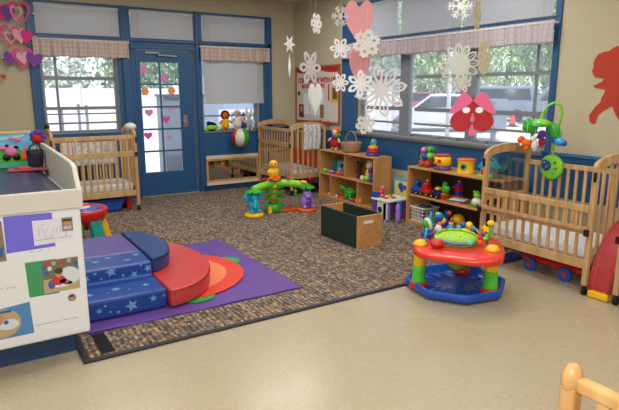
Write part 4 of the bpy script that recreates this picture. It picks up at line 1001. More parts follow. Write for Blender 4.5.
MB().box(4.464, 4.47, 4.79, 5.11, .24, .42).build('yellow_print', mat('print_yellow', 'd8cf6a', .6), t)
mb = MB(); pc = [P['blue'], P['purple'], P['green'], P['yellow']]
for k, (y, z, r) in enumerate(((4.95, .36, .045), (4.88, .35, .035), (4.81, .37, .035), (4.84, .31, .03), (4.93, .31, .025))): mb.cur = k % 4; mb.plate(circ(r, 16), (4.464, y*1.02-.05, z), (0, 1, 0), (0, 0, 1), (-1, 0, 0), .002)
mb.build('printed_shapes', pc, t)
t = thing('jack_box_toy', 'red and orange pop up toy beside the left shelf end', 'toy', (4.13, 5.0, .262))
MB().box(4.05, 4.11, 4.97, 5.04, .2625, .33).build('blue_block', P['blue'], t, bevel=.008); MB().ell((4.16, 5.0, .31), (.045, .045, .044)).build('red_dome', P['red'], t); MB().ell((4.13, 4.95, .285), .022).build('orange_knob', P['orange'], t); MB().ell((4.18, 5.0, .365), .025).build('pink_top', P['pink'], t)
t = thing('purple_toy_tower', 'lilac twisted plastic toy standing at the front corner of the right shelf', 'toy', (4.14, 4.66, .012))
MB().lathe([(.04, 0), (.025, .05), (.034, .09), (.02, .14), (.03, .18), (.01, .22)], (4.14, 4.67, .012), 16).build('tower', P['lilac'], t)

# ------------------------------------------------------------------ jungle carousel toy
t = thing('jungle_activity_toy', 'green jungle toy with duck on top and arms over elephant and hippo', 'toy', (3.2, 5.95, .012))
z0 = .012; cx, cy = 3.235, 5.98
MB().lathe([(.11, 0), (.12, .02), (.105, .09), (.08, .11)], (cx, cy, z0), 28).build('green_base', P['green'], t)
MB().lathe([(.055, .1), (.05, .35)], (cx, cy, z0), 20).build('yellow_post', P['yellow'], t)
for z in (.16, .235, .30): MB().lathe([(.06, 0), (.13, .01), (.14, .026), (.06, .02)], (cx, cy, z0+z), 28).build('spiral_ramp', P['green'], t)
mb = MB()
E_ = (2.885, 5.84); H_ = (3.60, 5.78)
for (ex, ey) in (E_, H_):
    pts = []
    for i in range(13):
        s = i/12; pts.append((cx+(ex-cx)*s, cy+(ey-cy)*s, z0+.362-.035*s*s))
    mb.tube(pts, [.045 for i in range(13)], 12)
mb.build('leaf_arms', P['lime'], t)
mb = MB()
for (ex, ey) in (E_, H_):
    for k in range(7):
        a = 2*PI*k/7; mb.obox((ex+.05*math.cos(a), ey+.05*math.sin(a), z0+.315), (.11, .06, .018), rotm(0, .4, a))
mb.build('palm_fronds', P['green'], t, bevel=.004)
MB().lathe([(.085, 0), (.10, .008), (.09, .022)], (cx, cy-.01, z0+.40), 24).build('orange_pond', P['orange'], t)
for k, (a, r) in enumerate(((.3, .09), (2.0, .2), (-.6, .16))): pass
MB().tube([(cx-.15, cy+.02, z0+.41), (cx-.04, cy+.1, z0+.43), (cx+.1, cy+.08, z0+.42), (cx+.22, cy-.0, z0+.405)], .014, 8).build('black_loop', BLACK, t)
mb = MB()
for (x, y) in ((cx-.17, cy-.07), (cx+.15, cy-.11), (cx-.09, cy-.08)): mb.ell((x, y, z0+.425), (.025, .025, .014))
mb.build('red_buttons', P['red'], t)
dk = sub(MB().ell((cx, cy, z0+.49), (.075, .07, .075)).ell((cx+.055, cy+.02, z0+.50), (.04, .03, .03)).ell((cx-.06, cy-.01, z0+.50), (.035, .03, .028)).ell((cx-.004, cy-.01, z0+.595), (.055, .055, .055)).build('duck', P['yellow'], t), t)
MB().ell((cx-.03, cy-.058, z0+.585), (.024, .03, .011)).build('beak', P['orange'], dk)
for q_ in ((cx-.008, cy-.062, z0+.612), (cx-.045, cy-.045, z0+.612)): MB().ell(q_, .008).build('eye', BLACK, dk)
MB().ell((cx+.03, cy-.06, z0+.43), (.04, .03, .02)).ell((cx-.05, cy-.05, z0+.43), (.04, .03, .02)).build('feet', P['orange'], dk)
# elephant and hippo riders
ez = z0+.0
MB().lathe([(.115, 0), (.12, .02), (.11, .045), (.05, .05)], (E_[0], E_[1], z0), 28).build('yellow_disc', P['yellow'], t)
el = sub(MB().ell((E_[0], E_[1], z0+.13), (.075, .075, .09)).ell((E_[0]-.01, E_[1]-.02, z0+.235), (.06, .06, .055)).ell((E_[0]-.05, E_[1]-.05, z0+.07), (.03, .03, .03)).ell((E_[0]+.04, E_[1]-.055, z0+.07), (.03, .03, .03)).build('elephant', P['aqua'], t), t)
for q_ in ((E_[0]+.075, E_[1]+.005, z0+.24), (E_[0]-.09, E_[1]-.0, z0+.24)): MB().ell(q_, (.045, .015, .05)).build('ear', P['aqua'], el)
MB().tube([(E_[0]-.02, E_[1]-.07, z0+.23), (E_[0]-.03, E_[1]-.105, z0+.19), (E_[0]-.03, E_[1]-.10, z0+.14), (E_[0]-.045, E_[1]-.115, z0+.125)], [.026, .022, .018, .016]).build('trunk', P['aqua'], el)
for q_ in ((E_[0]+.015, E_[1]-.075, z0+.25), (E_[0]-.055, E_[1]-.065, z0+.25)): MB().ell(q_, .008).build('eye', BLACK, el)
MB().lathe([(.115, 0), (.12, .015), (.11, .035), (.05, .04)], (H_[0], H_[1], z0), 28).build('orange_disc', P['orange'], t)
hp = sub(MB().ell((H_[0], H_[1], z0+.12), (.085, .08, .09)).ell((H_[0]-.01, H_[1]-.03, z0+.215), (.06, .06, .05)).ell((H_[0]-.015, H_[1]-.07, z0+.195), (.045, .035, .032)).ell((H_[0]-.06, H_[1]-.05, z0+.06), (.03, .03, .03)).ell((H_[0]+.06, H_[1]-.05, z0+.06), (.03, .03, .03)).build('hippo', P['lilac'], t), t)
MB().ell((H_[0]-.02, H_[1]-.072, z0+.12), (.045, .02, .045)).build('belly_wheel', P['purple'], hp)
for q_ in ((H_[0]+.04, H_[1]-.01, z0+.26), (H_[0]-.05, H_[1]-.01, z0+.26)): MB().ell(q_, .015).build('ear', P['lilac'], hp)
for q_ in ((H_[0]+.015, H_[1]-.08, z0+.235), (H_[0]-.035, H_[1]-.08, z0+.235)): MB().ell(q_, .007).build('eye', BLACK, hp)
MB().prism([(-.02, -.03), (.30, -.05), (.32, .02), (0, .05)], lambda a, b: Vector((cx+.05+a, cy-.1+b, z0)), lambda a, b: Vector((cx+.05+a, cy-.1+b, z0+.035))).build('orange_track', P['orange'], t, bevel=.008)
MB().ell((cx+.17, cy-.11, z0+.045), (.03, .025, .02)).build('red_knob', P['red'], t)
MB().tube([(cx+.26, cy-.1, z0+.35), (cx+.26, cy-.1, z0+.26)], .006, 8).ell((cx+.26, cy-.1, z0+.25), (.02, .02, .025)).build('hanging_frog', P['lime'], t)
MB().ell((cx+.26, cy-.1, z0+.205), (.022, .018, .025)).build('hanging_bead', P['green'], t)
MB().plate(star(.05), (H_[0]-.06, H_[1]-.02, z0+.365), (1, 0, 0), (0, 1, .3), (0, -.3, 1), .02).build('yellow_star', P['yellow'], t, bevel=.004)
MB().cyl((H_[0]+.05, H_[1], z0+.35), (H_[0]+.05, H_[1], z0+.40), .008).ell((H_[0]+.05, H_[1], z0+.415), .025).build('red_ball', P['red'], t)
MB().ell((cx-.12, cy-.12, z0+.06), (.025, .02, .035)).cyl((cx-.12, cy-.12, z0), (cx-.12, cy-.12, z0+.04), .03).build('little_figure', P['yellow'], t)

# ------------------------------------------------------------------ exersaucer
t = thing('baby_activity_center', 'red, blue, green and yellow baby activity saucer on the vinyl floor', 'activity center', (3.13, 2.84, 0))
cx, cy = 3.11, 2.82
def octo(r, z, k=.06):
    out = []
    for i in range(64):
        a = 2*PI*i/64; b = ((a - math.radians(11)) % (PI/4)) - PI/8; q_ = .955/max(math.cos(b), .93) if k else 1
        out.append((r*q_*math.cos(a), r*q_*math.sin(a), z))
    return out
def loft(rows, c, mb):
    vs = []; n = len(rows[0])
    for r in rows: vs += [(c[0]+p[0], c[1]+p[1], p[2]) for p in r]
    fs = [(j*n+i, j*n+(i+1) % n, (j+1)*n+(i+1) % n, (j+1)*n+i) for j in range(len(rows)-1) for i in range(n)]
    fs.append(tuple(range(n))[::-1]); fs.append(tuple((len(rows)-1)*n+i for i in range(n)))
    return mb.add(vs, fs, True)
base = MB(); loft([octo(.29, .004), octo(.345, .008), octo(.37, .03), octo(.374, .075), octo(.36, .085), octo(.34, .075), octo(.33, .04), octo(.28, .022), octo(.14, .03), octo(.10, .035)], (cx, cy), base)
base.build('blue_saucer_base', P['blue'], t)
mb = MB()
for k in range(16):
    a = 2*PI*k/16; mb.bar((cx+.15*math.cos(a), cy+.15*math.sin(a), .043), (cx+.29*math.cos(a), cy+.29*math.sin(a), .028), .012, .01)
mb.build('base_ribs', P['blue'], t)
legs = [(2.825, 2.925), (3.165, 2.535), (3.365, 2.985)]
for (x, y) in legs:
    MB().lathe([(.064, .03), (.068, .045), (.062, .08), (.04, .082)], (x, y, 0), 20).build('red_foot', P['red'], t)
    MB().lathe([(.056, .08), (.056, .09), (.049, .17), (.05, .175), (.05, .21), (.04, .215)], (x, y, 0), 20).build('green_leg', mat('bright_green_plastic', '56c636', .35), t)
    MB().lathe([(.045, .21), (.046, .22), (.046, .31), (.048, .33)], (x, y, 0), 20).build('yellow_leg_top', P['yellow'], t)
    MB().lathe([(.054, .366), (.054, .38), (.04, .392), (.037, .402), (.01, .408)], (x, y, 0), 24).build('yellow_cap', P['yellow'], t)
tray = MB()
TP = [(-.40, .07), (-.42, -.08), (-.28, -.34), (-.17, -.45), (-.03, -.46), (.2, -.29), (.35, -.1), (.40, .14), (.33, .28), (.10, .34), (-.2, .26)]
for _ in range(1):
    TP = [q for k in range(len(TP)) for q in ((TP[k][0]*.78+TP[(k+1) % len(TP)][0]*.22, TP[k][1]*.78+TP[(k+1) % len(TP)][1]*.22), (TP[k][0]*.22+TP[(k+1) % len(TP)][0]*.78, TP[k][1]*.22+TP[(k+1) % len(TP)][1]*.78))]
def rad(a):
    best = .4; d_ = (math.cos(a), math.sin(a))
    for k in range(len(TP)):
        (x1, y1), (x2, y2) = TP[k], TP[(k+1) % len(TP)]; ex, ey = x2-x1, y2-y1
        den = d_[0]*ey - d_[1]*ex
        if abs(den) < 1e-9: continue
        t_ = (x1*ey - y1*ex)/den; u_ = (x1*d_[1] - y1*d_[0])/den
        if t_ > 0 and -1e-6 <= u_ <= 1+1e-6: best = t_
    return best
RD = [rad(2*PI*i/60) for i in range(60)]
def tr(k_, z): return [(RD[i]*k_*math.cos(2*PI*i/60), RD[i]*k_*math.sin(2*PI*i/60), z) for i in range(60)]
inner = lambda r, z: [(r*math.cos(a), r*math.sin(a), z) for a in [2*PI*i/60 for i in range(60)]]
rows = [inner(.155, .345), tr(.7, .33), tr(.96, .318), tr(.99, .322), tr(.985, .352), tr(.95, .367), tr(.7, .366), inner(.165, .376), inner(.155, .37), inner(.15, .35), inner(.155, .345)]
vs = []; n = 60
for r in rows: vs += [(cx+p[0], cy+p[1], p[2]) for p in r]
tray.add(vs, [(j*n+i, j*n+(i+1) % n, (j+1)*n+(i+1) % n, (j+1)*n+i) for j in range(len(rows)-1) for i in range(n)], True)
tray.build('red_tray', P['coral'], t)
def seat(s, q):
    a = 2*PI*s; r = .15 - .03*q - .055*q*q; z = .385 - .20*q + .012*math.sin(7*a)*(1-q)
    return (cx + r*math.cos(a), cy + r*math.sin(a), z)
SEATM = pattern_mat('green_seat_print', '9fd04a', ['e8d84a', '3f9a38', 'e88a3a', '5aa8c8'], 34, .3)
def seatback(s, q):
    a = math.radians(-60) + math.radians(250)*s; r = .152 + .02*math.sin(PI*q)
    return (cx + r*math.cos(a), cy + r*math.sin(a), .375 + .06*q*math.sin(PI*s)**.5)
MB().grid(seat, 40, 10).grid(seatback, 30, 6).ell((cx, cy, .185), (.065, .065, .02)).ell((cx, cy, .37), (.145, .145, .045)).build('fabric_seat', SEATM, t, solid=.008)
# puffed front of seat toward the camera, with grey blue edging
MB().ell((cx-.02, cy-.01, .40), (.155, .12, .055), rotm(0, 0, math.radians(-54))).build('padded_backrest', SEATM, t)
MB().tube([(cx + .165*math.cos(a), cy + .165*math.sin(a), .402) for a in [math.radians(165 + i*9) for i in range(13)]], .014, 10).build('grey_blue_edging', mat('grey_blue_mesh', '6a8a9c', .6), t)
# toys on the tray ring
TZ0 = -.018
def on(a, r): return cx + r*math.cos(math.radians(a)), cy + r*math.sin(math.radians(a))
def post(a, r, h, c, top, rt, name):
    x, y = on(a, r); o = sub(MB().tube([(x, y, .38), (x, y, .38+h*.5), (x+.01, y, .38+h)], .009, 8).lathe([(.022, .384), (.02, .396), (.01, .40)], (x, y, 0), 14).build(name, P[c], t), t)
    MB().ell((x+.01, y, .38+h+rt*.6), rt).build('top_ball', P[top], o)
    return x, y
post(150, .25, .08, 'aqua', 'skyblue', .014, 'aqua_post')
MB().lathe([(.05, .384), (.055, .40), (.045, .425), (.02, .43)], (on(185, .24)[0], on(185, .24)[1], 0), 20).build('red_dome', P['red'], t)
x, y = on(110, .25); MB().cyl((x, y, .385), (x, y, .44), .016).build('blue_stand', P['blue'], t); MB().ell((x, y, .475), (.05, .04, .045)).build('green_roller', P['green'], t); MB().lathe([(.048, -.012), (.054, 0), (.048, .012)], (x, y, .475), 22, rotm(.3, 1.3, 0)).build('white_stripe_band', WHITE, t)
MB().lathe([(.05, 0), (.055, .012), (.05, .03)], (x, y, .385), 22).build('blue_dish', P['blue'], t)
x, y = on(80, .25); post(80, .25, .06, 'aqua', 'orange', .02, 'penguin_post'); MB().lathe([(.03, .0), (.032, .03), (.015, .06)], (x, y, .39), 18).build('white_penguin', WHITE, t); MB().ell((x+.03, y+.02, .50), .03).build('blue_bead', P['blue'], t); MB().ell((x+.055, y+.01, .475), .026).build('yellow_bead', P['yellow'], t)
# butterfly loop
x, y = on(25, .23); MB().tube([(x-.07, y+.06, .385), (x-.05, y+.05, .43), (x, y+.01, .46), (x+.03, y-.04, .43), (x+.04, y-.07, .39)], .008, 8).build('wire_arch', BLACK, t)
for k, (dx, dy, dz, r, c) in enumerate(((-.02, .02, .455, .026, 'blue'), (.01, -.01, .455, .03, 'yellow'), (.03, -.03, .43, .024, 'aqua'), (-.045, .045, .43, .022, 'skyblue'))): MB().ell((x+dx, y+dy, dz), r).build('arch_bead', P[c], t)
x, y = on(-12, .25); MB().lathe([(.035, 0), (.03, .03), (.015, .05)], (x, y, .385), 18).build('purple_flower_base', P['purple'], t); MB().plate(flower(.04), (x, y, .445), (1, 0, 0), (0, .7, .7), (0, -.7, .7), .014).build('yellow_flower', P['yellow'], t, bevel=.003)
x, y = on(-60, .22); MB().tube([(x, y, .38), (x, y, .44), (x+.02, y, .47), (x+.035, y+.01, .52)], .009, 8).build('green_stem', P['green'], t); MB().ell((x+.04, y+.012, .535), (.03, .03, .022)).build('orange_bloom', P['yellow'], t); MB().ell((x+.035, y+.02, .44), (.035, .02, .012)).ell((x-.03, y, .43), (.03, .02, .012)).build('leaves', P['lime'], t)
x, y = on(-80, .19); MB().cyl((x, y, .384), (x, y, .43), .022, .018).build('orange_tube', P['orange'], t); MB().ell((x, y, .44), .02).build('red_tip', P['red'], t)
x, y = on(-105, .16); MB().ell((x, y, .405), (.028, .025, .022)).build('green_snail', P['mint'], t)

# ------------------------------------------------------------------ crib mobile
t = thing('crib_mobile', 'lime green crib mobile with leaf canopy clipped to the crib back rail', 'crib mobile', (4.345, 2.93, .75))
G = P['lime']
MB().lathe([(.095, -.02), (.108, -.012), (.108, .012), (.09, .022), (.02, .025)], (4.345, 2.915, .845), 32, rotm(0, -PI/2, 0), sy=1.0).build('music_box', G, t)
MB().lathe([(.05, 0), (.05, .006), (.03, .008)], (4.32, 2.955, .86), 24, rotm(0, -PI/2, 0)).build('dial', pattern_mat('dial_print', '1a4a90', ['c8b84a', 'b04a3a', 'd8d8d8', '2a8a5a'], 60, .35), t)
for (y, z, r, c_) in ((2.87, .89, .011, 'brown'), (2.855, .84, .012, 'red'), (2.88, .80, .013, 'aqua')): MB().ell((4.319, y, z), r, n=10, k=6).build('button', P[c_], t)
pth = [(4.345, 2.915, .945), (4.355, 2.92, 1.05), (4.36, 2.915, 1.15), (4.36, 2.885, 1.24), (4.355, 2.865, 1.32), (4.34, 2.88, 1.385), (4.31, 2.92, 1.405), (4.28, 2.965, 1.37), (4.265, 2.99, 1.31), (4.26, 3.0, 1.26)]
def smooth(L):
    L = [Vector(p) for p in L]
    for _ in range(2): L = [L[0]] + [q for k in range(len(L)-1) for q in (L[k]*.75+L[k+1]*.25, L[k]*.25+L[k+1]*.75)] + [L[-1]]
    return L
MB().tube(smooth(pth), .011, 10).build('stem_arm', G, t)
HX, HY = 4.26, 2.99
MB().lathe([(.05, -.02), (.085, 0), (.08, .02), (.045, .04), (.012, .05)], (HX, HY, 1.215), 24).build('canopy_hub', G, t)
def leaf(o, d, L, w, droop):
    def fn(s, q):
        u = s*L; ww = w*math.sin(PI*min(1, .12+.88*s))*(q-.5)*2
        return (o[0]+d[0]*u - d[1]*ww, o[1]+d[1]*u + d[0]*ww, o[2] - droop*s**1.5 - .25*abs(ww))
    return fn
for (dx, dy, L, w, dr) in ((-.95, -.3, .12, .05, .03), (.9, .4, .14, .05, .05)):
    MB().grid(leaf((HX+dx*.04, HY+dy*.04, 1.235), (dx, dy), L, w, dr), 12, 8).build('leaf', P['green'], t, solid=.006)
def blade(c, L, w, ang, face):
    u, v, n = Vector((-math.sin(face), math.cos(face), 0)), Vector((0, 0, 1)), Vector((math.cos(face), math.sin(face), 0))
    a = u*math.cos(ang) + v*math.sin(ang); b = -u*math.sin(ang) + v*math.cos(ang)
    def fn(s_, q):
        ww = w*math.sin(PI*min(1, .1+.9*s_)**1.2)*(q-.5)*2
        return tuple(Vector(c) + a*(L*s_) + b*(ww - .03*s_*s_) + n*(.02*math.sin(PI*s_) - .3*abs(ww)))
    return fn
MB().grid(blade((4.25, 3.02, 1.24), .16, .075, math.radians(-142), math.radians(185)), 14, 8).build('leaf', P['green'], t, solid=.006)
MB().grid(blade((4.27, 2.93, 1.235), .19, .05, math.radians(-48), math.radians(215)), 14, 8).build('leaf', P['green'], t, solid=.006)
def hang(x, y, z, name, parts):
    o = sub(MB().cyl((x, y, z+.02), (x, y, 1.21), .0015, n=6).build(name, F['white'], t), t)
    for (dx, dy, dz, r, m, nm) in parts: MB().ell((x+dx, y+dy, z+dz), r).build(nm, m, o)
hang(4.2, 3.085, 1.045, 'hanging_tiger', [(0, 0, 0, (.04, .05, .04), F['orange'], 'body'), (-.01, .045, .03, .034, F['orange'], 'head'), (-.02, -.02, -.04, .02, F['orange'], 'paw'), (-.03, .03, -.01, .016, F['white'], 'belly')])
hang(4.2, 3.0, 1.035, 'hanging_zebra', [(0, 0, 0, (.024, .028, .052), F['white'], 'body'), (0, .015, .055, .027, F['white'], 'head')])
hang(4.23, 2.955, 1.09, 'hanging_parrot', [(0, 0, -.02, (.026, .03, .045), F['red'], 'body'), (0, .0, .045, .034, F['purple'], 'head'), (0, .03, .02, .02, F['blue'], 'wing'), (-.02, -.015, .01, .018, F['purple'], 'tail')])
hang(4.3, 2.83, 1.075, 'hanging_elephant', [(0, 0, 0, (.036, .05, .036), P['aqua'], 'body'), (0, .045, .01, .03, P['blue'], 'head'), (0, -.04, -.01, .026, P['blue'], 'rump')])
# ride-on under crib 3
t = thing('ride_on_car', 'red ride on toy with blue wheels stored under the right crib', 'ride-on toy', (4.05, 2.62, 0))
MB().box(3.99, 4.18, 2.34, 2.90, .07, .13).build('red_body', P['red'], t, bevel=.03, seg=3)
for y in (2.78, 2.46):
    for x in (3.97, 4.20):
        w = sub(MB().cyl((x-.018, y, .058), (x+.018, y, .058), .058, n=28).build('wheel', P['blue'], t, bevel=.008), t)
        MB().cyl((x-.022, y, .058), (x-.018, y, .058), .022).build('hub_cap', P['red'], w)
MB().cyl((3.98, 2.78, .058), (4.19, 2.78, .058), .01).cyl((3.98, 2.46, .058), (4.19, 2.46, .058), .01).build('axles', STEEL, t)
tag(MB().box(3.93, 4.25, 3.02, 3.17, .0, .03).build('toy_tray', mat('dark_blue_toy', '1c3a80', .4), origin=(4.1, 3.1, 0), bevel=.01), 'flat dark blue tray under the far end of the right crib', 'tray')
# toddler slide between cribs
t = thing('toddler_slide', 'folded red toddler slide with yellow foot standing between the right cribs', 'slide', (3.95, 2.14, 0))
def chute(off):
    def fn(s, q):
        # profile bulging to the room side
        px = [(3.83, .0), (3.83, .10), (3.85, .20), (3.90, .33), (3.98, .44), (4.08, .51), (4.2, .54)]
        k = s*(len(px)-1); i = min(int(k), len(px)-2); f = k-i
        x = px[i][0]*(1-f)+px[i+1][0]*f; z = px[i][1]*(1-f)+px[i+1][1]*f
        return (x + off + (.012 if .12 < q < .88 else 0), 2.02 + .145*q, z + .002)
    return fn
ch = MB().grid(chute(0), 24, 16); ch.build('chute', mat('rose_red_plastic', 'b0353c', .55), t, solid=.02)
MB().box(3.80, 3.87, 2.015, 2.17, .002, .055).build('yellow_foot', P['yellow'], t, bevel=.012)
mb = MB(); mb.tube([(3.82, 2.017, .06), (3.84, 2.017, .2), (3.9, 2.017, .34), (3.98, 2.017, .45), (4.08, 2.017, .52), (4.2, 2.017, .55)], .012, 8).tube([(3.82, 2.168, .06), (3.84, 2.168, .2), (3.9, 2.168, .34), (3.98, 2.168, .45), (4.08, 2.168, .52), (4.2, 2.168, .55)], .012, 8)
mb.build('side_rails', mat('rose_red_plastic', 'b0353c', .55), t)
MB().box(4.17, 4.2, 2.03, 2.15, .0, .53).build('support_leg', P['blue'], t, bevel=.006)
# boxes under crib 1 and crib 2
t = thing('storage_tub', 'blue plastic tub stored under the left crib', 'tub', (1.3, 7.2, .012))
MB().prism([(1.0, .02), (1.6, .02), (1.66, .15), (.94, .15)], lambda a, b: Vector((a, 7.02, b)), lambda a, b: Vector((a, 7.38, b))).build('tub_body', P['blue'], t, bevel=.015)
MB().box(.93, 1.67, 7.0, 7.4, .15, .17).build('rim', P['blue'], t, bevel=.006)
tag(MB().box(1.1, 1.4, 7.08, 7.3, .171, .215).build('stored_toy', P['red'], origin=(1.25, 7.19, .171), bevel=.02), 'red toy lying on the blue tub under the left crib', 'toy')
tag(MB().box(1.70, 1.76, 7.1, 7.4, .013, .2).build('red_board', P['red'], origin=(1.73, 7.25, .013), bevel=.01), 'upright red plastic piece under the right end of the left crib', 'toy')
t = thing('toy_truck', 'dark red and black toy vehicle under the corner crib', 'toy vehicle', (4.2, 7.0, .012))
MB().box(4.1, 4.4, 6.85, 7.15, .06, .17).build('body', mat('dark_red', '7a1a1c', .5), t, bevel=.02)
for x in (4.14, 4.36):
    for y in (6.86, 7.14): MB().cyl((x, y-.015, .06), (x, y+.015, .06), .047).build('wheel', BLACK, t)

# ------------------------------------------------------------------ beach ball hung by the window, puppets on the sill
t = thing('beach_ball', 'red, white and green beach ball hanging in front of the blue wall', 'ball', (3.56, 7.63, .66))
mb = MB(); c = Vector((3.56, 7.61, .81)); r = .138; n = 24; k = 16
R = rotm(0, 0, math.radians(0))
for j in range(k):
    for i in range(n):
        a0, a1 = 2*PI*i/n, 2*PI*(i+1)/n; p0, p1 = -PI/2+PI*j/k, -PI/2+PI*(j+1)/k
        q_ = [c + r*Vector((math.cos(p)*math.cos(a), math.cos(p)*math.sin(a), math.sin(p))) for (a, p) in ((a0, p0), (a1, p0), (a1, p1), (a0, p1))]
        g = math.degrees((a0+a1)/2) % 360
        mb.cur = 4 if g < 40 else (1 if g < 95 else (3 if g < 145 else (0 if g < 215 else (1 if g < 270 else 2))))
        mb.add(q_, [(0, 1, 2, 3)], True)
mb.build('ball_skin', [P['red'], mat('ball_white', 'd8d4c8', .3), P['green'], P['blue'], P['yellow']], t)
MB().cyl((3.56, 7.61, .945), (3.56, 7.61, ZC), .0008, n=6).build('hanging_thread', PAPER, t)
yS = YA-.0
def sill_puppet(name, label, x, h, body, head, hair, z=.905):
    o = doll(name, label, 'puppet', (x, YA+.0, z), h, body, head, head, hair, face=PI/2, nose=F['black'], w=1.1); return o
sill_puppet('lion_puppet', 'lion puppet with brown mane and yellow shirt on the window sill', 3.40, .31, F['yellow'], F['orange'], F['brown'])
sill_puppet('bear_puppet', 'white bear puppet, tallest on the window sill', 3.60, .345, F['white'], F['beige'], None)
o = sill_puppet('rabbit_puppet', 'grey white rabbit puppet at the right end of the window sill', 3.80, .30, mat('grey_fabric', 'a8a6aa', .9), F['white'], None)
for q_ in (.04, -.04): MB().ell((0, q_, .29), (.015, .018, .05)).build('ear', F['white'], o)
o = sill_puppet('elf_puppet', 'small blue hatted puppet between the bear and the rabbit', 3.705, .25, F['blue'], F['skin'], None)
MB().lathe([(.035, 0), (.002, .06)], (0, 0, .215), 12).build('hat', F['blue'], o)
t = thing('turtle_toy', 'green and black turtle toy at the left end of the window sill', 'stuffed toy', (3.17, YA, .905))
MB().ell((3.18, YA, .975), (.085, .045, .07)).build('shell', F['black'], t); MB().ell((3.17, YA-.035, .965), (.10, .02, .035)).ell((3.09, YA-.01, .93), (.035, .03, .024)).ell((3.26, YA-.01, .925), (.035, .03, .02)).build('green_body', P['lime'], t)
MB().ell((3.13, YA-.01, 1.03), (.035, .03, .025)).build('head', F['black'], t)

# ------------------------------------------------------------------ bulletin board on right wall
t = thing('bulletin_board', 'framed bulletin board with red lettering near the room corner', 'bulletin board', (XB-.02, 7.13, 1.02))
y0, y1, z0, z1 = 6.52, 7.74, 1.02, 1.87
MB().box(XB-.025, XB, y0, y1, z0, z0+.03).box(XB-.025, XB, y0, y1, z1-.03, z1).box(XB-.025, XB, y0, y0+.03, z0+.03, z1-.03).box(XB-.025, XB, y1-.03, y1, z0+.03, z1-.03).build('wooden_frame', wood('red_brown_wood', '8a4a2a', 'a86038', 'Y'), t, bevel=.003)
MB().box(XB-.012, XB-.001, y0+.03, y1-.03, z0+.03, z1-.03).build('board_face', mat('board_paper', 'cfc8c0', .8), t)
mb = MB(); pts = [(0, 0)] + [(i/20*1.16, -.03-.045*abs(math.sin(PI*i/20*1.5+.6))) for i in range(21)] + [(1.16, 0)]
mb.plate(pts, (XB-.0125, y1-.03, z1-.03), (0, -1, 0), (0, 0, 1), (-1, 0, 0), .003); mb.build('red_border', mat('red_paper', 'b01c22', .7), t)
def text(s, size, loc, rot, m, name, parent, ext=.002, align='LEFT', bold=0):
    c = bpy.data.curves.new(name, 'FONT'); c.body = s; c.size = size; c.extrude = ext; c.align_x = align; c.offset = bold
    tmp = bpy.data.objects.new(name + '_tmp', c); COL.objects.link(tmp)
    dg = bpy.context.evaluated_depsgraph_get(); me = bpy.data.meshes.new_from_object(tmp.evaluated_get(dg))
    bpy.data.objects.remove(tmp); bpy.data.curves.remove(c)
    o = bpy.data.objects.new(name, me); COL.objects.link(o); me.materials.clear(); me.materials.append(m)
    o.parent = parent; o.location = Vector(loc) - (Vector(parent['_o']) if parent else Vector()); o.rotation_euler = rot
    return o
RT = (PI/2, 0, -PI/2)
text('COME GROW WITH US', .098, (XB-.015, 7.67, 1.625), RT, mat('red_letters', 'b8283a', .6), 'lettering', t, bold=.004)
text('IN OUR NURSERY', .082, (XB-.015, 7.56, 1.54), RT, MC['red_letters'], 'lettering', t, bold=.003)
def card(a, b, c, d, m, nm, lab=None, k=.004):
    o = MB().box(XB-.0125-k, XB-.0125, a, b, c, d).build(nm, m, t)
    if lab: o['label'] = lab
card(7.50, 7.64, 1.09, 1.29, mat('photo_dark_red', '5c3030', .5), 'pinned_photo', 'dark reddish photo'); card(7.53, 7.60, 1.18, 1.26, MC['photo_skin'], 'pinned_photo_face', None, .0055)
card(6.93, 7.03, 1.10, 1.30, mat('photo_tan', '8a6a4e', .5), 'pinned_photo', 'tan photo beside the hanging heart')
card(6.56, 6.74, 1.34, 1.56, mat('yellow_card', 'd8b81e', .6), 'yellow_card', 'yellow mat around a small photo'); card(6.58, 6.70, 1.38, 1.54, mat('photo_brown2', '6e4a38', .5), 'yellow_card_photo', None, .0055)
card(6.79, 6.82, 1.36, 1.60, MC['red_letters'], 'red_strip'); 
MB().prism(circ(.035, 20), lambda a, b: Vector((XB-.013, 7.64+a, 1.46+b)), lambda a, b: Vector((XB-.018, 7.64+a, 1.46+b))).build('round_photo', MC['photo_hair'], t)
mb = MB()
for k in range(3):
    yy = 7.42-.2*k; mb.box(XB-.0145, XB-.0125, yy-.085, yy+.085, 1.14, 1.46)
mb.build('white_sheets', PAPER, t)
mb = MB()
for k, (y, z) in enumerate(((7.0, 1.03), (6.9, 1.01), (6.8, 1.02), (7.1, 1.02), (7.2, 1.01))): mb.plate(flower(.055), (XB-.027, y, z), (0, -1, 0), (0, 0, 1), (-1, 0, 0), .004)
mb.build('red_paper_flowers', mat('red_paper_flower', 'b04038', .7), t)

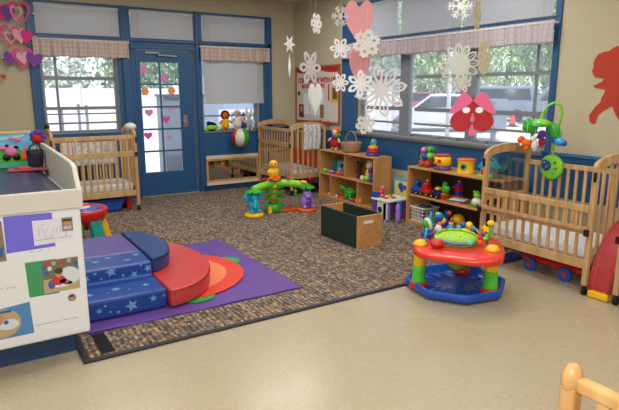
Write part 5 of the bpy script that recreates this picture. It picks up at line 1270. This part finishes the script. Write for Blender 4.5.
# cupid silhouette (paper cut-out taped on the wall)
cup = [(2.60, 1.902), (2.64, 1.89), (2.675, 1.862), (2.72, 1.858), (2.765, 1.84), (2.79, 1.80), (2.80, 1.76), (2.795, 1.725), (2.806, 1.70), (2.796, 1.67), (2.775, 1.64), (2.73, 1.628), (2.695, 1.626), (2.705, 1.60), (2.75, 1.578), (2.785, 1.562), (2.76, 1.545), (2.71, 1.535), (2.67, 1.53), (2.68, 1.49), (2.70, 1.45), (2.70, 1.42), (2.735, 1.385), (2.77, 1.335), (2.79, 1.30), (2.785, 1.25), (2.77, 1.225), (2.73, 1.215), (2.722, 1.25), (2.71, 1.30), (2.675, 1.335), (2.63, 1.365), (2.60, 1.385), (2.585, 1.36), (2.56, 1.31), (2.53, 1.27), (2.49, 1.25), (2.46, 1.27), (2.47, 1.33), (2.50, 1.40), (2.48, 1.46), (2.42, 1.44), (2.36, 1.42), (2.33, 1.45), (2.37, 1.50), (2.44, 1.54), (2.47, 1.57), (2.44, 1.60), (2.36, 1.60), (2.30, 1.66), (2.28, 1.74), (2.34, 1.76), (2.42, 1.72), (2.48, 1.70), (2.46, 1.76), (2.47, 1.83), (2.52, 1.885)]
cup = [(y_, 1.215 + (z_ - 1.215)*.94) for (y_, z_) in cup]
tag(MB().plate(cup, (XB-.004, 0, 0), (0, 1, 0), (0, 0, 1), (1, 0, 0), .003).build('cupid_cutout', mat('red_card', 'b0361e', .75), origin=(XB-.004, 2.6, 1.22)), 'red paper winged child silhouette taped to the tan wall', 'paper cut-out')

# ------------------------------------------------------------------ hearts on the left of the back wall
def heart_part(parent, c, w, h, m, nm, rot=0, ring=0, y=None, th=.002):
    pts = heart(w, h); cr_, sr = math.cos(rot), math.sin(rot); pts = [(a*cr_-b*sr, a*sr+b*cr_) for a, b in pts]
    o3 = (c[0], y, c[1]); mb = MB()
    if ring: mb.ring(pts, [(a*ring, b*ring+.0*h) for a, b in pts], o3, (1, 0, 0), (0, 0, 1), (0, -1, 0), th)
    else: mb.plate(pts, o3, (1, 0, 0), (0, 0, 1), (0, -1, 0), th)
    return mb.build(nm, m, parent)
PK, PL_, HP, LP = mat('pink_paper', 'd8478c', .7), mat('purple_paper', '7a3c98', .7), mat('hot_pink_paper', 'cf2e78', .7), mat('light_pink_paper', 'e6a0b8', .7)
yh = YA-.09
rows = [('top', 2.40, [(.55, 0, .17, .22, HP, 0), (.62, -.01, .15, .2, PL_, 0), (.755, .0, .22, .30, PK, .74), (.70, .0, .13, .19, LP, .7)]),
        ('middle', 2.13, [(.61, 0, .23, .27, PK, .76), (.62, -.01, .13, .16, LP, .72), (.72, .01, .15, .19, LP, 0), (.79, .0, .13, .19, HP, 0)]),
        ('bottom', 1.87, [(.585, 0, .13, .19, PL_, 0), (.73, .01, .24, .26, PK, .74), (.73, .01, .14, .16, LP, 0), (.85, -.01, .19, .19, PL_, 0)])]
for nm, z, hs in rows:
    t = thing('heart_garland', '%s row of pink and purple paper hearts on the wall left of the window' % nm, 'paper decoration', (.68, yh, z))
    for i, (x, dz, w, h, m, ring) in enumerate(hs): heart_part(t, (x, z+dz), w, h, m, 'paper_heart', .12*((i % 3)-1), ring, yh-.004*i)
    MB().cyl((.45, yh+.002, z+.03), (.93, yh+.002, z+.02), .001, n=6).box(.50, .52, yh, YA-.0, z+.02, z+.03).box(.88, .90, yh, YA-.036, z+.015, z+.025).build('string', PAPER, t)
t = thing('hanging_hearts', 'small red paper heart hanging at the left edge of the wall', 'paper decoration', (.5, yh, 1.6))
heart_part(t, (.50, 1.66), .06, .07, mat('red_card2', 'c02828', .7), 'paper_heart', .3, 0, yh); MB().cyl((.50, yh-.001, 1.69), (.50, yh-.001, ZC), .001, n=6).build('string', PAPER, t)

# ------------------------------------------------------------------ hanging paper shapes
def basis(face):
    """face: heading (radians) the flat side looks to, measured from +x"""
    n = Vector((math.cos(face), math.sin(face), 0)); u = Vector((-n.y, n.x, 0)); return u, Vector((0, 0, 1)), n
FC = math.atan2(-1, -.63)     # toward the room's middle
def hanger(parent, top, m=PAPER, z1=ZC):
    MB().cyl(top, (top[0], top[1], z1), .0003, n=6).build('thread', m, parent)
def hang_heart(label, c, w, h, col, face, curl=0):
    t = thing('paper_heart', label, 'paper decoration', (c[0], c[1], c[2]-h/2))
    u, v, n = basis(face)
    MB().plate(heart(w, h), c, u, v, n, .003).build('heart', col, t)
    hanger(t, (c[0], c[1], c[2]+h*.36)); return t
SOFT = mat('soft_pink_card', 'e09aa2', .7)
hang_heart('large soft pink paper heart hanging highest before the big window', (2.172, 2.868, 1.905), .185, .285, SOFT, FC)
hang_heart('narrow soft pink paper heart hanging below the large heart', (2.24, 2.944, 1.635), .20, .27, SOFT, FC+.75)
def snowflake(label, c, r, kind, face, col=PAPER, arms=6, rot=0, string=True):
    t = thing('paper_snowflake', label, 'paper snowflake', (c[0], c[1], c[2]-r)); u, v, n = basis(face); mb = MB(); c = Vector(c)
    def P2(pts, a, th=.0015, lift=0):
        ca, sa = math.cos(a), math.sin(a); mb.plate([(x*ca-y*sa, x*sa+y*ca) for x, y in pts], c + n*lift, u, v, n, th)
    def RG(o_, i_, a, lift=0):
        ca, sa = math.cos(a), math.sin(a); f = lambda L: [(x*ca-y*sa, x*sa+y*ca) for x, y in L]
        mb.ring(f(o_), f(i_), c + n*lift, u, v, n, .0015)
    for k in range(arms):
        a = rot + 2*PI*k/arms; L = .0003*(k % 3)
        if kind == 'petal':
            o_ = [(.12*r, 0), (.3*r, -.17*r), (.62*r, -.27*r), (.9*r, -.16*r), (r, 0), (.9*r, .16*r), (.62*r, .27*r), (.3*r, .17*r)]
            i_ = [(.42*r, 0), (.48*r, -.06*r), (.62*r, -.10*r), (.70*r, -.06*r), (.74*r, 0), (.70*r, .06*r), (.62*r, .10*r), (.48*r, .06*r)]
            RG(o_, i_, a, L)
        elif kind == 'lace':
            o_ = [(.1*r, 0), (.35*r, -.2*r), (.6*r, -.34*r), (.8*r, -.2*r), (r, 0), (.8*r, .2*r), (.6*r, .34*r), (.35*r, .2*r)]
            i_ = [(.38*r, 0), (.45*r, -.05*r), (.56*r, -.14*r), (.66*r, -.08*r), (.72*r, 0), (.66*r, .08*r), (.56*r, .14*r), (.45*r, .05*r)]
            RG(o_, i_, a, L)
            P2([(.55*r, -.05*r), (.86*r, -.34*r), (.9*r, -.24*r), (.7*r, 0)], a, lift=L+.0002); P2([(.55*r, .05*r), (.7*r, 0), (.9*r, .24*r), (.86*r, .34*r)], a, lift=L+.0002)
        elif kind == 'long':
            o_ = [(.1*r, 0), (.3*r, -.09*r), (.62*r, -.19*r), (.84*r, -.15*r), (r, 0), (.84*r, .15*r), (.62*r, .19*r), (.3*r, .09*r)]
            i_ = [(.34*r, 0), (.42*r, -.045*r), (.62*r, -.11*r), (.78*r, -.09*r), (.86*r, 0), (.78*r, .09*r), (.62*r, .11*r), (.42*r, .045*r)]
            RG(o_, i_, a, L)
            P2([(.55*r, -.02*r), (.8*r, -.02*r), (.8*r, .02*r), (.55*r, .02*r)], a, lift=L+.0002)
        elif kind == 'branch':
            P2([(0, -.06*r), (r, -.06*r), (r, .06*r), (0, .06*r)], a, lift=L)
            for d, l in ((.42, .3), (.68, .28)):
                for s in (-1, 1):
                    q_ = [(d*r, 0), (d*r+.12*r, 0), (d*r+.12*r+l*r*.6, s*l*r), (d*r+l*r*.6, s*l*r)]
                    P2(q_ if s > 0 else q_[::-1], a, lift=L+.0002)
        elif kind == 'star':
            P2([(0, -.2*r), (.5*r, -.17*r), (r, 0), (.5*r, .17*r), (0, .2*r)], a, lift=L)
    mb.cur = 0
    P2(circ({'star': .45, 'long': .2 + (.32 if arms > 9 else .06)}.get(kind, .26)*r, 12), 0, lift=.0012)
    mb.build('cut_paper', col, t)
    if string: hanger(t, (c.x, c.y, c.z + r*.9))
    return t
CR = mat('cream_paper', 'd8d8d4', .75, spec=.2); GP = mat('grey_white_paper', 'c9c8ca', .75, spec=.2)
snowflake('white snowflake left of the pink hearts over the blue window edge', (1.964, 2.775, 1.748), .064, 'petal', FC)
snowflake('cream snowflake overlapping the tip of the large pink heart', (2.09, 2.684, 1.775), .088, 'lace', FC, CR, rot=.3)
snowflake('faint grey snowflake in front of the valance right of the hearts', (2.27, 2.83, 1.755), .07, 'petal', FC+.2, mat('shaded_paper', 'a8a0a0', .8))
snowflake('white snowflake below the narrow pink heart', (2.063, 2.703, 1.54), .083, 'petal', FC, rot=.52)
snowflake('largest white lace snowflake hanging before the window glass', (2.185, 2.655, 1.50), .165, 'long', FC, mat('lilac_white_paper', 'd4ccd2', .75), arms=8, rot=.2)
snowflake('small white snowflake at the top left beside the large heart', (1.963, 2.776, 1.93), .06, 'branch', FC+.5, GP)
snowflake('narrow white snowflake in front of the edge of the bulletin board', (1.965, 2.77, 1.548), .06, 'petal', FC+.5)
snowflake('small white snowflake lowest, just over the window sill', (2.09, 2.68, 1.30), .064, 'lace', FC, GP, rot=.26)
snowflake('white snowflake touching the top of the photo before the transom', (2.335, 2.19, 1.945), .068, 'branch', FC, mat('bright_paper', 'f0eff0', .7))
snowflake('tan edge on paper snowflake before the transom blinds', (2.395, 2.125, 1.90), .09, 'lace', FC+1.05, mat('tan_paper', 'b8a88a', .8))
snowflake('large cream doily snowflake above the red face', (2.34, 2.18, 1.64), .115, 'long', FC, mat('doily_paper', 'c4c5c0', .8), arms=12, rot=.1)
snowflake('cream snowflake turned sideways right of the doily', (2.43, 2.09, 1.678), .10, 'lace', FC+.9, mat('beige_paper', 'bcae98', .8), arms=8)
snowflake('small cream snowflake directly above the red heart face', (2.36, 2.17, 1.535), .05, 'petal', FC, mat('doily_paper2', 'c6bcb0', .8))
snowflake('grey white snowflake by the corner nearest the back wall', (2.262, 3.89, 1.86), .075, 'star', FC+.9, GP)
tag(MB().plate([(-.012, 0), (0, -.1), (.012, 0), (0, .1)], (2.262, 3.89, 1.69), *basis(FC)[:2], basis(FC)[2], .002).cyl((2.262, 3.89, 1.78), (2.262, 3.89, 1.8), .0007, n=6).build('paper_icicle', GP, origin=(2.262, 3.89, 1.59)), 'slim white paper strip hanging under the corner snowflake', 'paper decoration')
snowflake('slim white snowflake hanging high left of the bulletin board', (2.443, 3.779, 2.015), .085, 'lace', FC+1.0, GP)
snowflake('tall grey snowflake before the bulletin board above the white heart', (2.40, 3.80, 1.68), .14, 'petal', FC+.9, mat('pale_grey_paper', 'b6b2b4', .8))
t = thing('paper_heart', 'white folded paper heart hanging in front of the bulletin board', 'paper decoration', (2.436, 3.783, 1.25)); 
for s in (-.25, .3):
    u, v, n = basis(FC+.7+s); MB().plate(heart(.125, .27), (2.436, 3.783, 1.42), u, v, n, .002).build('folded_half', mat('shiny_white_paper', 'd8dcdc', .3), t)
hanger(t, (2.436, 3.783, 1.5))
# red valentine face
t = thing('valentine_face', 'red heart face with pink ears and nose hanging before the window', 'paper decoration', (2.397, 2.12, 1.24))
u, v, n = basis(FC); c = Vector((2.397, 2.12, 1.378)); RC, PC = mat('red_card_face', 'a81a20', .6), mat('pink_card', 'd8608a', .6)
hp = [(a, -b*1) for a, b in heart(.243, .20)][::-1]
MB().plate(hp, c, u, v, n, .003).build('red_heart', RC, t)
for s in (-1, 1):
    pts = [(0.002*s, .07), (s*.025, .10), (s*.052, .118), (s*.078, .095), (s*.10, .055), (s*.132, 0.0), (s*.10, .0), (s*.06, .022), (s*.02, .05)]
    MB().plate(pts if s < 0 else pts[::-1], c + n*.004, u, v, n, .003).build('pink_ear', PC, t)
    MB().plate([(a*1+s*.036, b+.018) for a, b in circ(.021, 18, .0165)], c + n*.004, u, v, n, .003).build('white_eye', PAPER, t)
MB().plate([(-.014, -.035), (0, .005), (.014, -.035), (.008, -.046), (-.008, -.046)][::-1], c + n*.006, u, v, n, .003).build('pink_nose', PC, t)
MB().plate([(-.02, -.10), (0, -.052), (.02, -.10), (.014, -.122), (-.014, -.122)][::-1], c + n*.006, u, v, n, .003).build('pink_tongue', PC, t)
hanger(t, (c.x, c.y, c.z+.06))

# foam shapes on the door glass (outer flowers are stuck to the pane)
for i, (x, z, kind, c, lab) in enumerate(((2.21, 1.79, 'f', 'pink', 'pink foam flower in the upper left door pane'), (2.50, 1.68, 'f', 'pink', 'pink foam flower in the upper right door pane'), (2.22, 1.49, 'f', 'orange', 'orange foam flower in the left door pane'), (2.60, 1.50, 'f', 'orange', 'orange foam flower in the right door pane'),
        (2.26, 1.19, 'h', 'pink', 'large pink heart in the third left door pane'), (2.50, 1.09, 'h', 'hot', 'hot pink heart in the third right door pane'), (2.58, 1.23, 'h', 'pink', 'small pink heart high in the third right door pane'), (2.23, .87, 'h', 'hot', 'hot pink heart in the fourth left door pane'), (2.53, .83, 'h', 'pink', 'small pink heart in the fourth right door pane'))):
    m = {'pink': mat('foam_pink', 'd884c0', .7), 'orange': mat('foam_orange', 'e8975a', .7), 'hot': mat('foam_hot_pink', 'd64aa8', .7)}[c]
    r = .06 if 'small' not in lab else .035
    pts = flower(r, 6, .1) if kind == 'f' else heart(r*2, r*1.8)
    tag(MB().plate(pts, (x, YA+.029, z), (1, 0, 0), (0, 0, 1), (0, -1, 0), .004).build('foam_sticker', m, origin=(x, YA+.029, z)), lab, 'sticker')

# ------------------------------------------------------------------ child chair in the near corner
t = thing('child_chair', 'light wooden child chair with rounded posts in the bottom right corner', 'chair', (1.55, .72, 0), world=False)
def kchair():
    WD = WOODD
    for y in (0, -.42):
        MB().box(-.026, .026, y-.024, y+.024, .0, .66).build('back_post', WD, t, bevel=.012, seg=3)
        MB().ell((0, y, .675), (.034, .03, .05), n=20, k=14).build('post_knob', WD, t)
    for y in (0, -.42): MB().box(.40, .445, y-.022, y+.022, 0, .45).build('front_leg', WD, t, bevel=.01)
    MB().box(-.02, .46, -.445, .025, .40, .43).build('seat', wood('chair_seat', 'a8683a', 'c08048', 'X'), t, bevel=.01)
    MB().box(-.02, .02, -.40, -.02, .645, .69).build('top_rail', WD, t, bevel=.012, seg=3)
    for y in (-.10, -.17, -.24, -.31): MB().box(-.01, .01, y-.018, y+.018, .43, .648).build('back_slat', WD, t, bevel=.004)
    MB().box(.02, .42, -.012, .012, .18, .21).box(.02, .42, -.432, -.408, .18, .21).build('stretcher', WD, t, bevel=.003)
kchair(); t.location = (1.435, .835, 0); t.rotation_euler = (0, 0, math.radians(0))

# ------------------------------------------------------------------ outdoors
def noise_ground():
    return mat('concrete_yard', 'b9b4a8', .9, var=.12, vs=1.5)
struct(MB().box(-20, 60, YA+.15, 70, -.2, -.05).box(XB+.15, 60, -25, YA+.15, -.2, -.05).build('ground', noise_ground()))
t = thing('yard_fence', 'long white solid fence across the yard behind the door', 'fence', (3, 11.8, -.05))
FW = mat('white_fence_paint', 'dedede', .8, var=.04, vs=2)
MB().box(-4, 10, 11.8, 11.9, -.05, 1.55).build('panels', FW, t)
mb = MB()
for k in range(8): mb.box(-4+k*2-.06, -4+k*2+.06, 11.74, 11.8, -.05, 1.62)
mb.build('fence_posts', FW, t)
t = thing('utility_cabinet', 'grey blue metal cabinet standing outside the door', 'cabinet', (3.35, 9.6, -.05))
MB().box(3.0, 3.75, 9.5, 9.9, -.05, 1.40).build('body', mat('grey_blue_metal', '66707c', .5), t, bevel=.01)
MB().box(2.98, 3.77, 9.46, 9.92, 1.40, 1.44).build('top_cap', mat('dark_slate', '38424e', .5), t)
MB().box(3.37, 3.385, 9.494, 9.5, 0, 1.36).build('door_gap', BLACK, t)
t = thing('deck_railing', 'white picket railing outside the puppet window', 'railing', (4.6, 9.2, -.05))
mb = MB(); mb.box(3.9, 3.96, 9.2, 9.25, -.05, 1.12).box(6.34, 6.4, 9.2, 9.25, -.05, 1.12).box(3.9, 6.4, 9.2, 9.25, 1.12, 1.17).box(3.9, 6.4, 9.2, 9.25, .78, .82).box(3.9, 6.4, 9.2, 9.25, .15, .2)
mb.build('rails', FW, t)
mb = MB(); x = 3.92
while x < 6.4: mb.box(x, x+.035, 9.205, 9.24, .1, 1.12); x += .085
mb.build('pickets', FW, t)
t = thing('shed_wall', 'pale grey blue shed beyond the picket railing', 'shed', (5.6, 10.8, -.05))
MB().box(4.5, 7.4, 10.4, 11.6, -.05, 2.4).build('walls', mat('pale_blue_siding', '8d9ab2', .7, var=.06, vs=2), t)
MB().prism([(10.2, 2.4), (11.75, 2.4), (11.0, 3.0)], lambda a, b: Vector((4.35, a, b)), lambda a, b: Vector((7.55, a, b))).build('roof', mat('shed_roof', '5a5f68', .8), t)
for i, (x, y, h) in enumerate(((1.35, 9.4, 1.25), (1.62, 9.5, 1.3), (1.72, 9.4, 1.28))):
    tag(MB().box(x-.02, x+.02, y-.02, y+.02, -.05, h).build('yard_post', ALU, origin=(x, y, -.05), bevel=.004), ['leftmost', 'middle', 'rightmost'][i] + ' thin grey post standing outside the left window', 'post')

def leafmat(nm, a, b):
    m = bpy.data.materials.new(nm); m.use_nodes = True; N = m.node_tree.nodes; L = m.node_tree.links; p = N['Principled BSDF']
    t_ = N.new('ShaderNodeTexCoord'); n = N.new('ShaderNodeTexNoise'); n.inputs['Scale'].default_value = 1.3; L.new(t_.outputs['Object'], n.inputs['Vector'])
    c = N.new('ShaderNodeValToRGB'); c.color_ramp.elements[0].color = lin(a); c.color_ramp.elements[1].color = lin(b); c.color_ramp.elements[0].position = .35; c.color_ramp.elements[1].position = .65
    L.new(n.outputs[0], c.inputs[0]); L.new(c.outputs[0], p.inputs['Base Color']); p.inputs['Roughness'].default_value = .7; return m
LF = [leafmat('leaf_green', '7a9c54', 'b4c888'), leafmat('leaf_dark', '5f8450', '93ad74'), leafmat('leaf_grey', '97a890', 'c6ceb8')]
BARK = mat('bark', '6e6258', .9, var=.3, vs=8, bump=.8, bs=20)
def foliage(c, rad, n, size, rng):
    mb = MB()
    for _ in range(n):
        while True:
            q_ = Vector((rng.uniform(-1, 1), rng.uniform(-1, 1), rng.uniform(-1, 1)))
            if .25 < q_.length < 1: break
        p = Vector((c[0]+q_.x*rad[0], c[1]+q_.y*rad[1], c[2]+q_.z*rad[2]))
        R = rotm(rng.uniform(0, 6), rng.uniform(0, 6), rng.uniform(0, 6)); s = size*rng.uniform(.6, 1.3)
        mb.add([p+R@Vector((-s, 0, 0)), p+R@Vector((0, -s*.5, 0)), p+R@Vector((s, 0, 0)), p+R@Vector((0, s*.5, 0))], [(0, 1, 2, 3)])
    return mb
def tree(x, y, h, cr_, rad, m, label, n=1500, size=.22, tr=.16, seed=1, lean=0):
    rng = random.Random(seed); o = thing('tree', label, 'tree', (x, y, -.05))
    mb = MB(); top = h*.75
    mb.tube([(x, y, -.05), (x+lean*.3, y, h*.3), (x+lean*.6, y, h*.5), (x+lean, y, top)], [tr, tr*.8, tr*.6, tr*.2], 10)
    for k in range(7):
        a = rng.uniform(0, 6.3); z = h*rng.uniform(.3, .6); l = rad[0]*rng.uniform(.5, .9)
        mb.tube([(x+lean*.5, y, z), (x+lean*.5+l*.5*math.cos(a), y+l*.5*math.sin(a), z+h*.12), (x+lean*.5+l*math.cos(a), y+l*math.sin(a), z+h*.2)], [tr*.4, tr*.25, tr*.08], 6)
    mb.build('trunk', BARK, o)
    foliage((x+lean*.6, y, cr_), rad, n, size, rng).build('crown', m, o)
tree(0.6, 16, 6, 3.4, (1.5, 1.3, 2.3), LF[2], 'pale bare branched tree seen through the left window', 1600, .09, .12, 1)
tree(4.4, 16, 6, 3.4, (1.8, 1.3, 2.3), LF[1], 'green tree beyond the fence, seen through right side of the left window', 2600, .09, .12, 2)
tree(-3.0, 17, 7, 4, (1.9, 1.6, 3), LF[2], 'pale green tree leftmost beyond the white fence', 1600, .1, .14, 3)
for (x, w, m_, lab) in ((.9, 1.75, LF[2], 'pale leafy hedge beyond the fence seen through the left window'), (4.5, 1.8, LF[1], 'leafy green hedge rising above the fence through the door glass')):
    o = foliage((x, 13.0, 1.5), (w, .8, 1.6), 6500, .07, random.Random(9)).build('hedge', m_, origin=(x, 13.0, -.05)); tag(o, lab, 'hedge')
# parking-lot trees
for i, (az, d, h, cz, rad, mi, lab, tr) in enumerate(((38, 43, 9, 5.6, (4.2, 3.6, 4.6), 2, 'pale tree at the left end of the parking lot view', .22), (45, 37, 9, 5.0, (3.4, 3.2, 3.8), 0, 'yellow green tree behind the silver car', .25),
        (51.5, 47, 10, 6.0, (4.2, 4.2, 4.8), 0, 'bright green tree with light trunk behind the parked van', .35), (57, 34, 9, 5.0, (3.3, 3.3, 3.9), 1, 'darker green tree at the right of the parking lot', .25), (40.5, 52, 10, 6, (4.5, 4, 5), 1, 'distant dark green tree behind the pale tree', .25), (47, 62, 11, 6, (5, 4, 5.5), 0, 'farthest green tree of the parking lot', .3), (55, 60, 11, 6, (4.6, 4, 5.5), 0, 'far green tree behind the rightmost tree', .3))):
    a = math.radians(az); tree(d*math.sin(a), d*math.cos(a), h, cz, rad, LF[mi], lab, 4000, .2, tr, 20+i, 0.6)
def car(label, az, d, head, L, W, H, m, van=False, lowroof=.5):
    a = math.radians(az); x, y = d*math.sin(a), d*math.cos(a)
    o = thing('parked_car', label, 'car', (x, y, -.05), world=False); o.rotation_euler = (0, 0, math.radians(head))
    if van: pr = [(-L/2, .35), (-L/2, .9), (-L*.42, 1.05), (-L*.3, H*.97), (-L*.2, H), (L*.46, H), (L/2, H*.9), (L/2, .35)]
    else: pr = [(-L/2, .3), (-L/2, .65), (-L*.44, .78), (-L*.22, .9), (-L*.08, H*.97), (0, H), (L*.2, H*.98), (L*.38, .98), (L*.48, .92), (L/2, .7), (L/2, .3)]
    MB().prism(pr, lambda u, v: Vector((u, -W/2, v)), lambda u, v: Vector((u, W/2, v))).build('body', m, o, bevel=.08, seg=3)
    gl = mat('car_glass', '20262e', .1)
    if van: gp_ = [(-L*.36, 1.1), (-L*.28, H*.92), (L*.42, H*.92), (L*.44, 1.1)]
    else: gp_ = [(-L*.19, .92), (-L*.07, H*.93), (L*.19, H*.93), (L*.33, .96)]
    MB().prism(gp_, lambda u, v: Vector((u, -W/2-.012, v)), lambda u, v: Vector((u, W/2+.012, v))).build('side_windows', gl, o)
    for ux in (-L*.31, L*.31):
        for s in (-1, 1): MB().cyl((ux, s*(W/2-.12), .32), (ux, s*(W/2+.03), .32), .32, n=24).cyl((ux, s*(W/2+.03), .32), (ux, s*(W/2+.04), .32), .18, n=18).build('wheel', mat('tyre', '24262a', .7), o)
    MB().box(-L/2-.03, -L/2+.02, -W*.42, -W*.28, .58, .72).box(-L/2-.03, -L/2+.02, W*.28, W*.42, .58, .72).build('headlight', WHITE, o)
    MB().box(L/2-.02, L/2+.03, -W*.42, -W*.3, .6, .75).box(L/2-.02, L/2+.03, W*.3, W*.42, .6, .75).build('tail_light', P['red'], o)
car('silver parked car seen behind the red heart face', 45.3, 22.5, -45, 4.6, 1.8, 1.45, mat('silver_paint', 'c2c6ca', .35, metal=.2))
car('dark blue grey parked van right of the red heart face', 49.8, 31, -52, 4.9, 2.0, 1.8, mat('blue_grey_paint', '75828f', .35, metal=.2), True)
car('dark parked van at the far right of the big window', 58.0, 29, -55, 4.8, 1.9, 1.8, mat('slate_paint', '6d7884', .35, metal=.2), True)
car('red parked car partly hidden behind the silver car', 43.0, 36, -45, 4.5, 1.8, 1.5, mat('red_car_paint', '9a4a48', .3))
car('grey car seen low through the leftmost pane', 32.5, 23, -38, 4.5, 1.8, 1.45, mat('dark_car', '7c848c', .25, metal=.2))
def azp(az, d): a = math.radians(az); return d*math.sin(a), d*math.cos(a)
x, y = azp(50.6, 18.5); t = thing('mail_bin', 'grey blue drop box on the pavement outside the big window', 'bin', (x, y, -.05))
MB().box(x-.28, x+.28, y-.28, y+.28, .25, 1.25).build('box', MC['grey_blue_metal'], t, bevel=.04); MB().box(x-.06, x+.06, y-.06, y+.06, -.05, .25).build('pedestal', ALU, t)
x, y = azp(52.3, 26); t = thing('traffic_cone', 'orange red cone between the parked vans', 'cone', (x, y, -.05))
MB().lathe([(.16, .03), (.03, .7)], (x, y, -.05), 16).build('cone_body', P['coral'], t); MB().box(x-.2, x+.2, y-.2, y+.2, -.05, 0).build('cone_base', BLACK, t)
x, y = azp(46.2, 14); tag(MB().cyl((x, y, -.05), (x, y, 4.5), .05).box(x-.12, x+.12, y-.12, y+.12, -.05, .0).build('light_pole', mat('pale_pole', 'c2c6ca', .5), origin=(x, y, -.05)), 'pale round pole outside the middle bay of the big window', 'pole')
x, y = azp(47.5, 80); t = thing('far_building', 'pale low building across the street behind the trees', 'building', (x, y, -.05))
MB().box(x-16, x+4, y-2, y+18, -.05, 3.6).build('walls', mat('pale_stucco', 'c2baa8', .8), t); MB().box(x-16.4, x+4.4, y-2.4, y+18.4, 3.6, 4.0).build('roof', mat('far_roof', '8a6a5c', .8), t)
for k in range(5): MB().box(x-14+k*3.6, x-12.4+k*3.6, y-2.04, y-1.98, 1.0, 2.4).build('window', MC['tyre'] if 'tyre' in MC else BLACK, t)

GROUPS = {'baby_crib': 'light wood baby cribs', 'crib_mattress': 'crib mattresses', 'paper_snowflake': 'hanging paper snowflakes', 'paper_heart': 'hanging paper hearts', 'heart_garland': 'heart garlands on the left wall',
    'window_valance': 'plaid window valances', 'mini_blind': 'grey mini blinds', 'toy_shelf': 'wooden toy shelves', 'board_book': 'board books on the shelves', 'toy_ball': 'loose toy balls', 'foam_sticker': 'foam shapes on the door glass',
    'puzzle_piece': 'blocks on the play table', 'basket_toy': 'toys in the lattice basket', 'toy_vehicle': 'toy train cars', 'tree': 'trees outdoors', 'parked_car': 'parked cars outdoors', 'yard_post': 'thin yard posts', 'hedge': 'hedges beyond the fence', 'curved_cushion': 'curved play cushions'}
for o in list(bpy.data.objects):
    if '_o' in o: del o['_o']
    k_ = o.name.split('.')[0]
    if o.parent is None and k_ in GROUPS and 'group' not in o and 'label' in o: o['group'] = GROUPS[k_]
for o in bpy.data.objects:
    if o.parent is None and o.name.endswith('_puppet'): o['group'] = 'puppets on the window sill'
